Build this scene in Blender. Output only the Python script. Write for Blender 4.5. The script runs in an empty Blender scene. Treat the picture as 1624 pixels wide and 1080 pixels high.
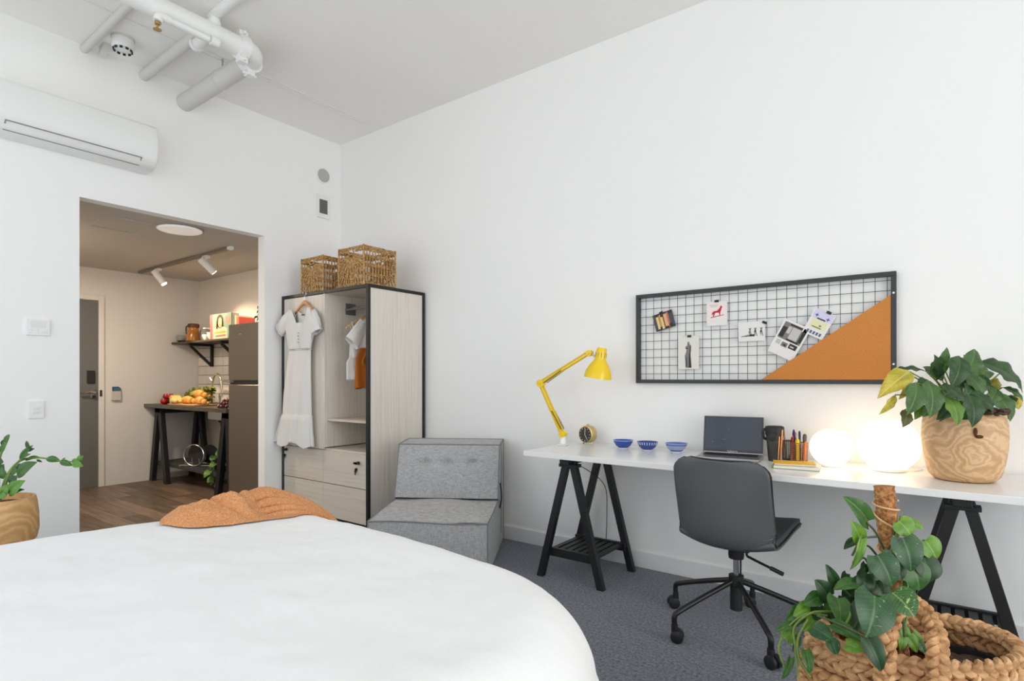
import bpy, bmesh, math, random
from mathutils import Vector, Matrix, noise
from math import sin, cos, pi, radians, sqrt, atan2, hypot

random.seed(7)
scene = bpy.context.scene
COL = scene.collection

# ------------------------------------------------------------------ camera
cam_d = bpy.data.cameras.new("camera")
cam_d.sensor_width = 36.0
cam_d.lens = 20.0
cam_d.shift_y = 60.0 / 1624.0
cam_d.clip_start = 0.02
cam = bpy.data.objects.new("camera", cam_d)
COL.objects.link(cam)
cam.location = (4.595, -3.393, 1.2)
cam.rotation_euler = (radians(90), 0, radians(36.75))
scene.camera = cam

# ------------------------------------------------------------------ world, daylight, exposure
world = bpy.data.worlds.new("overcast_sky")
scene.world = world
world.use_nodes = True
bg = world.node_tree.nodes["Background"]
bg.inputs[0].default_value = (0.80, 0.90, 1.0, 1)
bg.inputs[1].default_value = 1.2
vs = scene.view_settings
vs.view_transform = 'Standard'
vs.look = 'None'
vs.exposure = -0.03
vs.gamma = 1.0
vs.use_curve_mapping = False
cy = scene.cycles
cy.max_bounces = 8
cy.diffuse_bounces = 7
cy.glossy_bounces = 3
cy.transmission_bounces = 5
cy.transparent_max_bounces = 8
cy.adaptive_threshold = 0.02
cy.sample_clamp_indirect = 6.0
cy.caustics_reflective = False
cy.caustics_refractive = False

def area_light(name, loc, rot, sx, sy, power, color):
    l = bpy.data.lights.new(name, 'AREA')
    l.shape = 'RECTANGLE'
    l.size, l.size_y = sx, sy
    l.energy = power
    l.color = color
    o = bpy.data.objects.new(name, l)
    o.location = loc
    o.rotation_euler = rot
    COL.objects.link(o)
    return o

# daylight entering through the two tall windows behind the camera (east wall and south wall)
area_light("daylight_east", (8.86, -2.75, 1.65), (0, radians(90), 0), 3.1, 2.8, 150, (1.0, 0.992, 0.975))
area_light("daylight_south", (2.7, -4.62, 1.6), (radians(90), 0, 0), 5.0, 3.0, 48, (1.0, 0.992, 0.975))

# ------------------------------------------------------------------ materials
MATS = {}
def mat(name, col=(0.8, 0.8, 0.8), rough=0.5, metal=0.0, bump=None, var=None, emit=None, trans=0.0,
        alpha=1.0, spec=0.5, sheen=0.0, coat=0.0, transl=0.0, ior=1.45):
    """bump=(scale, strength, distance)  var=(scale, amount, colour2)"""
    if name in MATS:
        return MATS[name]
    m = bpy.data.materials.new(name)
    m.use_nodes = True
    nt = m.node_tree
    b = nt.nodes["Principled BSDF"]
    b.inputs["Base Color"].default_value = (*col, 1)
    b.inputs["Roughness"].default_value = rough
    b.inputs["Metallic"].default_value = metal
    b.inputs["Specular IOR Level"].default_value = spec
    b.inputs["IOR"].default_value = ior
    b.inputs["Transmission Weight"].default_value = trans
    b.inputs["Alpha"].default_value = alpha
    b.inputs["Sheen Weight"].default_value = sheen
    b.inputs["Coat Weight"].default_value = coat
    if emit:
        b.inputs["Emission Color"].default_value = (*emit[0], 1)
        b.inputs["Emission Strength"].default_value = emit[1]
    tc = nt.nodes.new("ShaderNodeTexCoord")
    if var:
        n = nt.nodes.new("ShaderNodeTexNoise")
        n.inputs["Scale"].default_value = var[0]
        n.inputs["Detail"].default_value = 4
        nt.links.new(tc.outputs["Object"], n.inputs["Vector"])
        r = nt.nodes.new("ShaderNodeValToRGB")
        a = var[1]
        r.color_ramp.elements[0].position = 0.5 - 0.5 * (1 - a) * 0.5 - 0.1
        r.color_ramp.elements[1].position = 0.5 + 0.5 * (1 - a) * 0.5 + 0.1
        r.color_ramp.elements[0].color = (*col, 1)
        r.color_ramp.elements[1].color = (*var[2], 1)
        nt.links.new(n.outputs["Fac"], r.inputs["Fac"])
        nt.links.new(r.outputs["Color"], b.inputs["Base Color"])
    if bump:
        n = nt.nodes.new("ShaderNodeTexNoise")
        n.inputs["Scale"].default_value = bump[0]
        n.inputs["Detail"].default_value = 3
        nt.links.new(tc.outputs["Object"], n.inputs["Vector"])
        bp = nt.nodes.new("ShaderNodeBump")
        bp.inputs["Strength"].default_value = bump[1]
        bp.inputs["Distance"].default_value = bump[2]
        nt.links.new(n.outputs["Fac"], bp.inputs["Height"])
        nt.links.new(bp.outputs["Normal"], b.inputs["Normal"])
    if transl > 0:
        t = nt.nodes.new("ShaderNodeBsdfTranslucent")
        t.inputs["Color"].default_value = (*[min(1, c * 1.5) for c in col], 1)
        mx = nt.nodes.new("ShaderNodeMixShader")
        mx.inputs[0].default_value = transl
        out = nt.nodes["Material Output"]
        nt.links.new(b.outputs[0], mx.inputs[1])
        nt.links.new(t.outputs[0], mx.inputs[2])
        nt.links.new(mx.outputs[0], out.inputs[0])
    MATS[name] = m
    return m

def srgb(r, g, b):
    f = lambda c: (c / 12.92) if c <= 0.04045 else ((c + 0.055) / 1.055) ** 2.4
    return tuple(f(c / 255.0) for c in (r, g, b))

def ramp_mat(name, kind, scale, stops, rough=0.6, stretch=(1, 1, 1), distortion=0.0, detail=3, bump=0.0, rot=(0, 0, 0),
             bands='X', wave='BANDS', coat=0.0, spec=0.5, offset=(0, 0, 0), bdist=0.002):
    """Procedural grain: noise or wave texture through a colour ramp, in object space."""
    if name in MATS:
        return MATS[name]
    m = bpy.data.materials.new(name)
    m.use_nodes = True
    nt = m.node_tree
    b = nt.nodes["Principled BSDF"]
    b.inputs["Roughness"].default_value = rough
    b.inputs["Coat Weight"].default_value = coat
    b.inputs["Specular IOR Level"].default_value = spec
    tc = nt.nodes.new("ShaderNodeTexCoord")
    mp = nt.nodes.new("ShaderNodeMapping")
    mp.inputs["Scale"].default_value = stretch
    mp.inputs["Rotation"].default_value = rot
    mp.inputs["Location"].default_value = offset
    nt.links.new(tc.outputs["Object"], mp.inputs["Vector"])
    if kind == 'noise':
        n = nt.nodes.new("ShaderNodeTexNoise")
        n.inputs["Scale"].default_value = scale
        n.inputs["Detail"].default_value = detail
        n.inputs["Distortion"].default_value = distortion
        fac = n.outputs["Fac"]
    else:
        n = nt.nodes.new("ShaderNodeTexWave")
        n.wave_type = wave
        if wave == 'BANDS':
            n.bands_direction = bands
        else:
            n.rings_direction = bands
        n.inputs["Scale"].default_value = scale
        n.inputs["Distortion"].default_value = distortion
        n.inputs["Detail"].default_value = detail
        n.inputs["Detail Scale"].default_value = 1.5
        fac = n.outputs["Fac"]
    nt.links.new(mp.outputs["Vector"], n.inputs["Vector"])
    r = nt.nodes.new("ShaderNodeValToRGB")
    el = r.color_ramp.elements
    while len(el) < len(stops):
        el.new(0.5)
    for e, (p, c) in zip(el, stops):
        e.position = p
        e.color = (*c, 1)
    nt.links.new(fac, r.inputs["Fac"])
    nt.links.new(r.outputs["Color"], b.inputs["Base Color"])
    if bump:
        bp = nt.nodes.new("ShaderNodeBump")
        bp.inputs["Strength"].default_value = bump
        bp.inputs["Distance"].default_value = bdist
        nt.links.new(fac, bp.inputs["Height"])
        nt.links.new(bp.outputs["Normal"], b.inputs["Normal"])
    MATS[name] = m
    return m

# ------------------------------------------------------------------ mesh builder
class MB:
    def __init__(self):
        self.v, self.f = [], []
    def add(self, vs, fs):
        o = len(self.v)
        self.v += [tuple(p) for p in vs]
        self.f += [tuple(i + o for i in f) for f in fs]
        return self
    def box(self, x0, x1, y0, y1, z0, z1):
        vs = [(x, y, z) for x in (x0, x1) for y in (y0, y1) for z in (z0, z1)]
        return self.add(vs, [(0, 1, 3, 2), (4, 6, 7, 5), (0, 4, 5, 1), (2, 3, 7, 6), (0, 2, 6, 4), (1, 5, 7, 3)])
    def bar(self, p0, p1, w, h, up=(0, 0, 1)):
        p0, p1 = Vector(p0), Vector(p1)
        d = (p1 - p0).normalized()
        u = Vector(up)
        s = d.cross(u)
        if s.length < 1e-4:
            s = d.cross(Vector((1, 0, 0)))
        s.normalize()
        u = s.cross(d).normalized()
        vs = []
        for p in (p0, p1):
            for a, b in ((-1, -1), (1, -1), (1, 1), (-1, 1)):
                vs.append(p + s * (a * w / 2) + u * (b * h / 2))
        return self.add(vs, [(3, 2, 1, 0), (4, 5, 6, 7), (0, 1, 5, 4), (1, 2, 6, 5), (2, 3, 7, 6), (3, 0, 4, 7)])
    def hbar(self, p0, p1, w, d, axis='x'):
        """sloping leg with ends cut level: w along the axis, d across it"""
        vs = []
        for p in (p0, p1):
            for a, b in ((-1, -1), (1, -1), (1, 1), (-1, 1)):
                vs.append((p[0] + a * w / 2, p[1] + b * d / 2, p[2]))
        return self.add(vs, [(3, 2, 1, 0), (4, 5, 6, 7), (0, 1, 5, 4), (1, 2, 6, 5), (2, 3, 7, 6), (3, 0, 4, 7)])
    def tube(self, pts, r, seg=8, caps=True, flat=1.0, closed=False):
        pts = [Vector(p) for p in pts]
        n = len(pts)
        rs = r if isinstance(r, (list, tuple)) else [r] * n
        vs, fs = [], []
        prev = None
        for i, p in enumerate(pts):
            if closed:
                t = pts[(i + 1) % n] - pts[i - 1]
            else:
                t = pts[min(i + 1, n - 1)] - pts[max(i - 1, 0)]
            if t.length < 1e-9:
                t = Vector((0, 0, 1))
            t.normalize()
            if prev is None:
                a = Vector((0, 0, 1)) if abs(t.z) < 0.9 else Vector((1, 0, 0))
                u = t.cross(a).normalized()
            else:
                u = prev - t * prev.dot(t)
                if u.length < 1e-6:
                    u = t.orthogonal()
                u.normalize()
            prev = u
            w = t.cross(u)
            for k in range(seg):
                a = 2 * pi * k / seg
                vs.append(p + u * (rs[i] * cos(a)) + w * (rs[i] * flat * sin(a)))
        m = n if closed else n - 1
        for i in range(m):
            j = (i + 1) % n
            for k in range(seg):
                k2 = (k + 1) % seg
                fs.append((i * seg + k, i * seg + k2, j * seg + k2, j * seg + k))
        if caps and not closed:
            fs.append(tuple(reversed(range(seg))))
            fs.append(tuple((n - 1) * seg + k for k in range(seg)))
        return self.add(vs, fs)
    def lathe(self, prof, c=(0, 0, 0), seg=24, axis='z', sx=1.0, sy=1.0, cap=True):
        """prof = [(r, h), ...]"""
        vs, fs = [], []
        n = len(prof)
        for (r, h) in prof:
            for k in range(seg):
                a = 2 * pi * k / seg
                x, y = r * cos(a) * sx, r * sin(a) * sy
                if axis == 'z':
                    p = (c[0] + x, c[1] + y, c[2] + h)
                elif axis == 'y':
                    p = (c[0] + x, c[1] - h, c[2] + y)
                else:
                    p = (c[0] + h, c[1] + x, c[2] + y)
                vs.append(p)
        for i in range(n - 1):
            for k in range(seg):
                k2 = (k + 1) % seg
                fs.append((i * seg + k, i * seg + k2, (i + 1) * seg + k2, (i + 1) * seg + k))
        if cap:
            fs.append(tuple(reversed(range(seg))))
            fs.append(tuple((n - 1) * seg + k for k in range(seg)))
        return self.add(vs, fs)
    def prism(self, poly, h0, h1, plane='xz'):
        """polygon in a plane, extruded along the third axis from h0 to h1"""
        def P(a, b, h):
            return {'xz': (a, h, b), 'yz': (h, a, b), 'xy': (a, b, h)}[plane]
        n = len(poly)
        vs = [P(a, b, h0) for a, b in poly] + [P(a, b, h1) for a, b in poly]
        fs = [tuple(range(n)), tuple(reversed(range(n, 2 * n)))]
        for i in range(n):
            j = (i + 1) % n
            fs.append((i, i + n, j + n, j))
        return self.add(vs, fs)
    def grid(self, fn, nu, nv, wrap=False):
        vs = []
        for i in range(nu + 1):
            for j in range(nv + (0 if wrap else 1)):
                vs.append(fn(i / nu, j / nv))
        w = nv if wrap else nv + 1
        fs = []
        for i in range(nu):
            for j in range(nv):
                j2 = (j + 1) % w
                fs.append((i * w + j, i * w + j2, (i + 1) * w + j2, (i + 1) * w + j))
        return self.add(vs, fs)
    def sphere(self, c, r, seg=16, rings=10, sz=1.0, sx=1.0, sy=1.0):
        prof = []
        for i in range(rings + 1):
            a = -pi / 2 + pi * i / rings
            prof.append((max(1e-4, r * cos(a)), r * sz * sin(a)))
        return self.lathe(prof, c, seg, sx=sx, sy=sy)
    def xform(self, M, start=0):
        for i in range(start, len(self.v)):
            self.v[i] = tuple(M @ Vector(self.v[i]))
        return self
    def build(self, name, m, parent=None, smooth=False, bevel=0.0, seg=2, solid=0.0, subsurf=0, label=None, world=False, kind=None, angle=40):
        me = bpy.data.meshes.new(name)
        vs = self.v
        if world and parent is not None:
            o = parent
            off = Vector((0, 0, 0))
            while o is not None:
                off += o.location
                o = o.parent
            vs = [tuple(Vector(p) - off) for p in vs]
        me.from_pydata(vs, [], self.f)
        bm = bmesh.new()
        bm.from_mesh(me)
        bmesh.ops.recalc_face_normals(bm, faces=bm.faces)
        bm.to_mesh(me)
        bm.free()
        if m is not None:
            me.materials.append(m)
        if smooth:
            for p in me.polygons:
                p.use_smooth = True
            if angle < 180:
                me.set_sharp_from_angle(angle=radians(angle))
        ob = bpy.data.objects.new(name, me)
        COL.objects.link(ob)
        ob.parent = parent
        if solid:
            md = ob.modifiers.new("solid", 'SOLIDIFY')
            md.thickness = solid
            md.offset = 0
        if bevel:
            md = ob.modifiers.new("bevel", 'BEVEL')
            md.width = bevel
            md.segments = seg
            md.limit_method = 'ANGLE'
            md.angle_limit = radians(35)
        if subsurf:
            md = ob.modifiers.new("sub", 'SUBSURF')
            md.levels = md.render_levels = subsurf
        if label:
            ob["label"] = label
        if kind:
            ob["kind"] = kind
        return ob

def thing(name, label, cat, loc=(0, 0, 0), rotz=0.0, group=None):
    o = bpy.data.objects.new(name, None)
    o.empty_display_size = 0.05
    COL.objects.link(o)
    o.location = loc
    o.rotation_euler = (0, 0, rotz)
    o["label"] = label
    o["category"] = cat
    if group:
        o["group"] = group
    return o

def tag(o, label, cat, group=None):
    o["label"] = label
    o["category"] = cat
    if group:
        o["group"] = group
    return o

def struct(mb, name, m, label=None, **kw):
    o = mb.build(name, m, **kw)
    o["kind"] = "structure"
    if label:
        o["label"] = label
    return o

def copy_thing(root, loc, rotz=None, label=None):
    r = root.copy()
    COL.objects.link(r)
    r.location = loc
    if rotz is not None:
        r.rotation_euler = (0, 0, rotz)
    if label:
        r["label"] = label
    for ch in list(root.children):
        c = ch.copy()
        COL.objects.link(c)
        c.parent = r
        for g in list(ch.children):
            d = g.copy()
            COL.objects.link(d)
            d.parent = c
    return r

def arc(c, r, a0, a1, n, plane='xz'):
    out = []
    for i in range(n + 1):
        a = a0 + (a1 - a0) * i / n
        p = (r * cos(a), r * sin(a))
        if plane == 'xz':
            out.append((c[0] + p[0], c[1], c[2] + p[1]))
        elif plane == 'xy':
            out.append((c[0] + p[0], c[1] + p[1], c[2]))
        else:
            out.append((c[0], c[1] + p[0], c[2] + p[1]))
    return out

def smoothpath(pts, n=6):
    """Catmull-Rom through the points"""
    P = [Vector(p) for p in pts]
    P = [P[0] * 2 - P[1]] + P + [P[-1] * 2 - P[-2]]
    out = []
    for i in range(1, len(P) - 2):
        for k in range(n):
            t = k / n
            a, b, c, d = P[i - 1], P[i], P[i + 1], P[i + 2]
            out.append(0.5 * ((2 * b) + (c - a) * t + (2 * a - 5 * b + 4 * c - d) * t * t + (3 * b - a - 3 * c + d) * t ** 3))
    out.append(P[-2])
    return out

def place_along(ob, base, tip, width, normal, parent, thick=None):
    """unit leaf (y 0..1, x -.5...5, z up) laid from base to tip; the matrix is local to the parent root"""
    base, tip, n = Vector(base), Vector(tip), Vector(normal)
    d = tip - base
    L = d.length
    y = d.normalized()
    n = n - y * n.dot(y)
    if n.length < 1e-4:
        n = y.orthogonal()
    n.normalize()
    x = y.cross(n)
    s = thick if thick else L
    M = Matrix(((x.x * width, y.x * L, n.x * s, base.x), (x.y * width, y.y * L, n.y * s, base.y),
                (x.z * width, y.z * L, n.z * s, base.z), (0, 0, 0, 1)))
    ob.matrix_basis = M
    ob.parent = parent
# ================================================================== materials of the setting
M_wall = mat("wall_paint", (0.875, 0.87, 0.86), 0.92, bump=(180, 0.06, 0.002), spec=0.2)
M_ceil = mat("ceiling_paint", (0.895, 0.88, 0.845), 0.95, bump=(22, 0.10, 0.004), var=(1.3, 0.5, (0.91, 0.90, 0.87)), spec=0.15)
M_trim = mat("trim_paint", (0.80, 0.80, 0.80), 0.5)
M_white = mat("white_plastic", (0.82, 0.82, 0.81), 0.35)
M_whitem = mat("white_pipe_paint", (0.82, 0.82, 0.80), 0.4)
M_dullpipe = mat("dull_pipe_paint", (0.66, 0.645, 0.61), 0.7)
M_black = mat("black_wood_paint", (0.012, 0.012, 0.013), 0.45, bump=(60, 0.05, 0.001))
M_blackm = mat("black_metal", (0.012, 0.012, 0.013), 0.38)
M_bplast = mat("black_plastic", (0.016, 0.016, 0.017), 0.5)
M_chrome = mat("chrome", (0.75, 0.75, 0.76), 0.12, metal=1.0)
M_steel = mat("brushed_steel", (0.55, 0.55, 0.55), 0.32, metal=1.0)

def carpet_material():
    m = bpy.data.materials.new("carpet")
    m.use_nodes = True
    nt = m.node_tree
    b = nt.nodes["Principled BSDF"]
    b.inputs["Roughness"].default_value = 1.0
    b.inputs["Specular IOR Level"].default_value = 0.05
    b.inputs["Sheen Weight"].default_value = 0.25
    tc = nt.nodes.new("ShaderNodeTexCoord")
    n = nt.nodes.new("ShaderNodeTexNoise")
    n.inputs["Scale"].default_value = 75
    n.inputs["Detail"].default_value = 3
    n2 = nt.nodes.new("ShaderNodeTexNoise")
    n2.inputs["Scale"].default_value = 300
    for k in (n, n2):
        nt.links.new(tc.outputs["Object"], k.inputs["Vector"])
    mx = nt.nodes.new("ShaderNodeMath")
    mx.operation = 'ADD'
    nt.links.new(n.outputs["Fac"], mx.inputs[0])
    nt.links.new(n2.outputs["Fac"], mx.inputs[1])
    hf = nt.nodes.new("ShaderNodeMath")
    hf.operation = 'MULTIPLY'
    hf.inputs[1].default_value = 0.5
    nt.links.new(mx.outputs[0], hf.inputs[0])
    r = nt.nodes.new("ShaderNodeValToRGB")
    r.color_ramp.elements[0].position = 0.38
    r.color_ramp.elements[1].position = 0.62
    r.color_ramp.elements[0].color = (*srgb(70, 76, 85), 1)
    r.color_ramp.elements[1].color = (*srgb(138, 142, 151), 1)
    nt.links.new(hf.outputs[0], r.inputs["Fac"])
    nt.links.new(r.outputs["Color"], b.inputs["Base Color"])
    bp = nt.nodes.new("ShaderNodeBump")
    bp.inputs["Strength"].default_value = 0.5
    bp.inputs["Distance"].default_value = 0.004
    nt.links.new(hf.outputs[0], bp.inputs["Height"])
    nt.links.new(bp.outputs["Normal"], b.inputs["Normal"])
    return m
M_carpet = carpet_material()

# ================================================================== room shell (corner of desk wall and back wall at the origin)
RX, RY, RZ = 8.6, -4.35, 3.44          # room: x 0..RX, y RY..0, z 0..RZ
HX, HY0, HZ = -2.84, -2.35, 2.415      # entry hall behind the back wall

struct(MB().box(0.0, RX + .12, RY - .12, 0.0, -0.08, 0.0), "floor", M_carpet, "blue-grey carpet floor of the bedroom")
struct(MB().box(-0.0, RX + .12, RY - .12, 0.12, RZ, RZ + .12), "ceiling", M_ceil, "off-white painted concrete ceiling")
struct(MB().box(-3.0, RX + .12, 0.0, 0.12, -0.08, RZ), "wall_right", M_wall, "long white wall behind the desk")
b = MB()
OY0, OY1 = -2.075, -0.768
b.box(-0.1, 0, RY - .12, OY0, -0.08, RZ + .12)
b.box(-0.1, 0, OY1, 0.0, -0.08, RZ + .12)
b.box(-0.1, 0, OY0, OY1, HZ, RZ + .12)
struct(b, "wall_back", M_wall, "white wall with the opening to the entry hall")

def wall_with_hole(name, axis, p0, p1, a0, a1, h0, h1, m, lab):
    """wall slab with one window hole; axis x: slab between x p0..p1 running along y"""
    lo, hi = (RY - .12, 0.0) if axis == 'x' else (-0.1, RX + .12)
    q = MB()
    def B(u0, u1, z0, z1):
        if axis == 'x':
            q.box(p0, p1, u0, u1, z0, z1)
        else:
            q.box(u0, u1, p0, p1, z0, z1)
    B(lo, a0, -0.08, RZ + .12); B(a1, hi, -0.08, RZ + .12)
    B(a0, a1, -0.08, h0); B(a0, a1, h1, RZ + .12)
    return struct(q, name, m, lab)
wall_with_hole("wall_front", 'x', RX, RX + .12, -4.2, -1.3, 0.06, 3.25, M_wall, "white window wall behind the camera")
wall_with_hole("wall_left", 'y', RY - .12, RY, 0.15, 5.25, 0.08, 3.15, M_wall, "white wall behind the head of the bed")

M_pane = bpy.data.materials.new("window_glass")
M_pane.use_nodes = True
_nt = M_pane.node_tree
_t = _nt.nodes.new("ShaderNodeBsdfTransparent")
_g = _nt.nodes.new("ShaderNodeBsdfGlossy")
_g.inputs["Roughness"].default_value = 0.02
_x = _nt.nodes.new("ShaderNodeMixShader")
_x.inputs[0].default_value = 0.06
_nt.links.new(_t.outputs[0], _x.inputs[1]); _nt.links.new(_g.outputs[0], _x.inputs[2])
_nt.links.new(_x.outputs[0], _nt.nodes["Material Output"].inputs[0])

def window(name, axis, pos, a0, a1, h0, h1):
    f = MB()
    def B(q, u0, u1, z0, z1, d=0.03):
        if axis == 'x':
            q.box(pos - d, pos + d, u0, u1, z0, z1)
        else:
            q.box(u0, u1, pos - d, pos + d, z0, z1)
    B(f, a0, a1, h0, h0 + .05); B(f, a0, a1, h1 - .05, h1)
    for k in range(4):
        u = a0 + (a1 - a0 - .05) * k / 3
        B(f, u, u + .05, h0 + .05, h1 - .05)
    o = struct(f, name, M_trim)
    w = (a1 - a0 - .05) / 3
    for k in range(3):
        g = MB()
        B(g, a0 + w * k + .05, a0 + w * (k + 1), h0 + .05, h1 - .05, 0.003)
        g.build("pane", M_pane, o)
window("window_1", 'x', RX + .06, -4.2, -1.3, 0.06, 3.25)
window("window_2", 'y', RY - .06, 0.15, 5.25, 0.08, 3.15)

struct(MB().box(0.0, RX, -0.014, -0.0005, 0.0, 0.1), "baseboard_right", M_trim, bevel=.003)
struct(MB().box(0.0005, 0.014, RY, OY0, 0.0, 0.1).box(0.0005, 0.014, OY1, -0.014, 0.0, 0.1), "baseboard_back", M_trim, bevel=.003)
# thin joint beads on the ceiling
struct(MB().box(0.550, 0.558, RY, -0.16, RZ - .004, RZ - .0005), "trim_1", M_trim)
struct(MB().box(0.60, 0.606, -1.52, -0.12, RZ - .004, RZ - .0005), "trim_2", M_trim)

# ------------------------------------------------------------------ entry hall
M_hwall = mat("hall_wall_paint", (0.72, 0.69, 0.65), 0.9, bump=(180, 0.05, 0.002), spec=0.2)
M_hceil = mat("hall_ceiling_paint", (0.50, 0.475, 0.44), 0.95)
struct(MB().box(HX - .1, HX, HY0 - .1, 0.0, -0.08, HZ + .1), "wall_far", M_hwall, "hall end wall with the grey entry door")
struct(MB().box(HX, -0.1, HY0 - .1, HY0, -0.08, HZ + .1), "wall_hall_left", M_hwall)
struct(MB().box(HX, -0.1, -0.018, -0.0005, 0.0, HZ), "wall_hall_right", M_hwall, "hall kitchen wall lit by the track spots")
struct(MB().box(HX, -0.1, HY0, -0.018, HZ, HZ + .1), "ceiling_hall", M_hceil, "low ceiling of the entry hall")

wood_floor = [ramp_mat("hall_plank_%d" % k, 'noise', 3.0, [(0.3, srgb(*c0)), (0.7, srgb(*c1))], rough=0.42, stretch=(1.2, 14, 1), distortion=0.6, offset=(k * 3.1, k, 0))
              for k, (c0, c1) in enumerate([((74, 58, 47), (116, 94, 78)), ((84, 68, 56), (124, 102, 86)), ((64, 50, 40), (104, 84, 68)), ((92, 76, 64), (134, 112, 96))])]
hf = struct(MB().box(HX, 0.0, HY0, 0.0, -0.08, -0.012), "floor_hall", M_black, "brown timber plank floor of the entry hall")
rnd = random.Random(3)
y = HY0
row = 0
while y < -0.02:
    y1 = min(y + .145, -0.018)
    x = HX - rnd.uniform(0, 1.0)
    while x < 0:
        x0, x1 = max(x, HX), min(x + 1.1, 0.0)
        if x1 - x0 > .02:
            MB().box(x0 + .0012, x1 - .0012, y + .0012, y1 - .0012, -.012, 0.0).build("plank", wood_floor[rnd.randrange(4)], hf)
        x += 1.1
    y = y1
    row += 1

# entry door on the far wall
M_door = mat("door_grey", srgb(104, 105, 100), 0.5)
fr = MB()
fr.box(HX, HX + .02, -1.09, -1.035, 0, 2.115)
fr.box(HX, HX + .02, -2.10, -2.045, 0, 2.115)
fr.box(HX, HX + .02, -2.045, -1.09, 2.06, 2.115)
d1 = struct(fr, "door_1", M_hwall, "grey entry door with black card reader and lever", bevel=.003)
MB().box(HX + .0, HX + .012, -2.042, -1.094, 0.006, 2.055).build("door_leaf", M_door, d1, bevel=.002)
MB().box(HX + .012, HX + .03, -1.20, -1.125, 1.145, 1.285).build("card_reader", M_bplast, d1, bevel=.006)
h = MB().lathe([(0.03, 0), (0.03, .014)], (HX + .012, -1.135, 1.045), 20, axis='x')
h.box(HX + .012, HX + .024, -1.165, -1.105, 0.985, 1.07)
hp = h.build("handle_plate", M_chrome, d1, smooth=True)
MB().tube([(HX + .024, -1.135, 1.045), (HX + .06, -1.135, 1.045), (HX + .065, -1.16, 1.045), (HX + .065, -1.27, 1.047)], .011, 8).build("lever", M_chrome, hp, smooth=True)
MB().lathe([(0.018, 0), (0.018, .02)], (HX + .024, -1.135, 1.0), 14, axis='x').build("thumb_turn", M_bplast, hp, smooth=True)
MB().box(HX + .02, HX + .026, -1.08, -1.06, 1.0, 1.07).build("strike_plate", M_bplast, d1)

# tiled splashback behind the kitchen bench: each tile its own piece
M_tile = [mat("tile_%d" % k, (0.66 + .03 * k, 0.62 + .03 * k, 0.57 + .03 * k), 0.25) for k in range(3)]
M_grout = mat("grout", (0.24, 0.22, 0.20), 0.9)
sp = struct(MB().box(HX + .002, -0.95, -0.024, -0.0185, 0.905, 1.575), "trim_splashback", M_grout, "cream tiled splashback above the kitchen bench")
for r_ in range(6):
    for c_ in range(9):
        x0 = HX + .008 + c_ * .21
        z0 = .909 + r_ * .111
        if x0 + .2 < -0.93:
            MB().box(x0, x0 + .203, -0.030, -0.024, z0, z0 + .104).build("tile", M_tile[(r_ * 5 + c_ * 3) % 3], sp, bevel=.0015, seg=1)

# hall ceiling fittings
ap = MB()
for (a, b_, c, d) in ((-.80, -.35, -1.80, -1.78), (-.80, -.35, -1.48, -1.46), (-.80, -.78, -1.78, -1.48), (-.37, -.35, -1.78, -1.48)):
    ap.box(a, b_, c, d, HZ - .006, HZ - .0005)
o = struct(ap, "trim_3", M_hceil, "access hatch frame in the hall ceiling")
cl = thing("ceiling_light", "white round flush ceiling light in the entry hall", "ceiling light", (-.32, -1.31, HZ))
MB().lathe([(.15, 0), (.165, -.008), (.165, -.014)], (0, 0, -.0005), 32).build("base_ring", M_white, cl, smooth=True)
MB().lathe([(.16, -.014), (.155, -.020), (.12, -.025), (.01, -.027)], (0, 0, -.0005), 32).build("diffuser", mat("diffuser", (.8, .78, .74), .4, emit=((1, .93, .84), .28)), cl, smooth=True)

cl2 = copy_thing(cl, (-1.5, -1.95, HZ), label="added white round ceiling light, out of view in the entry hall beside the door")  # extra fixture out of view, added to brighten the hall
cl["group"] = cl2["group"] = "ceiling lights in the hall"
hl = bpy.data.lights.new("added_hall_fill", 'AREA')  # added fill light below the extra fixture, brightens the hall
hl.shape = 'DISK'
hl.size = .30
hl.energy = 38
hl.color = (1.0, .86, .68)
hlo = bpy.data.objects.new("added_hall_fill", hl)
hlo.location = (-1.5, -1.95, HZ - .055)
COL.objects.link(hlo)
tr = thing("track_light", "white ceiling track with two warm spot heads in the hall", "track light", (-1.65, -.745, HZ))
M_track = mat("track_grey", srgb(120, 112, 102), 0.5)
MB().box(-1.0, 1.0, -.022, .022, -.026, -.0005).build("track", M_track, tr, bevel=.003)
MB().box(1.0, 1.06, -.02, .02, -.03, -.0005).build("end_feed", M_white, tr, bevel=.003)
M_lampface = mat("spot_face", (1, .9, .75), .4, emit=((1.0, .82, .6), 14))
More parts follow.
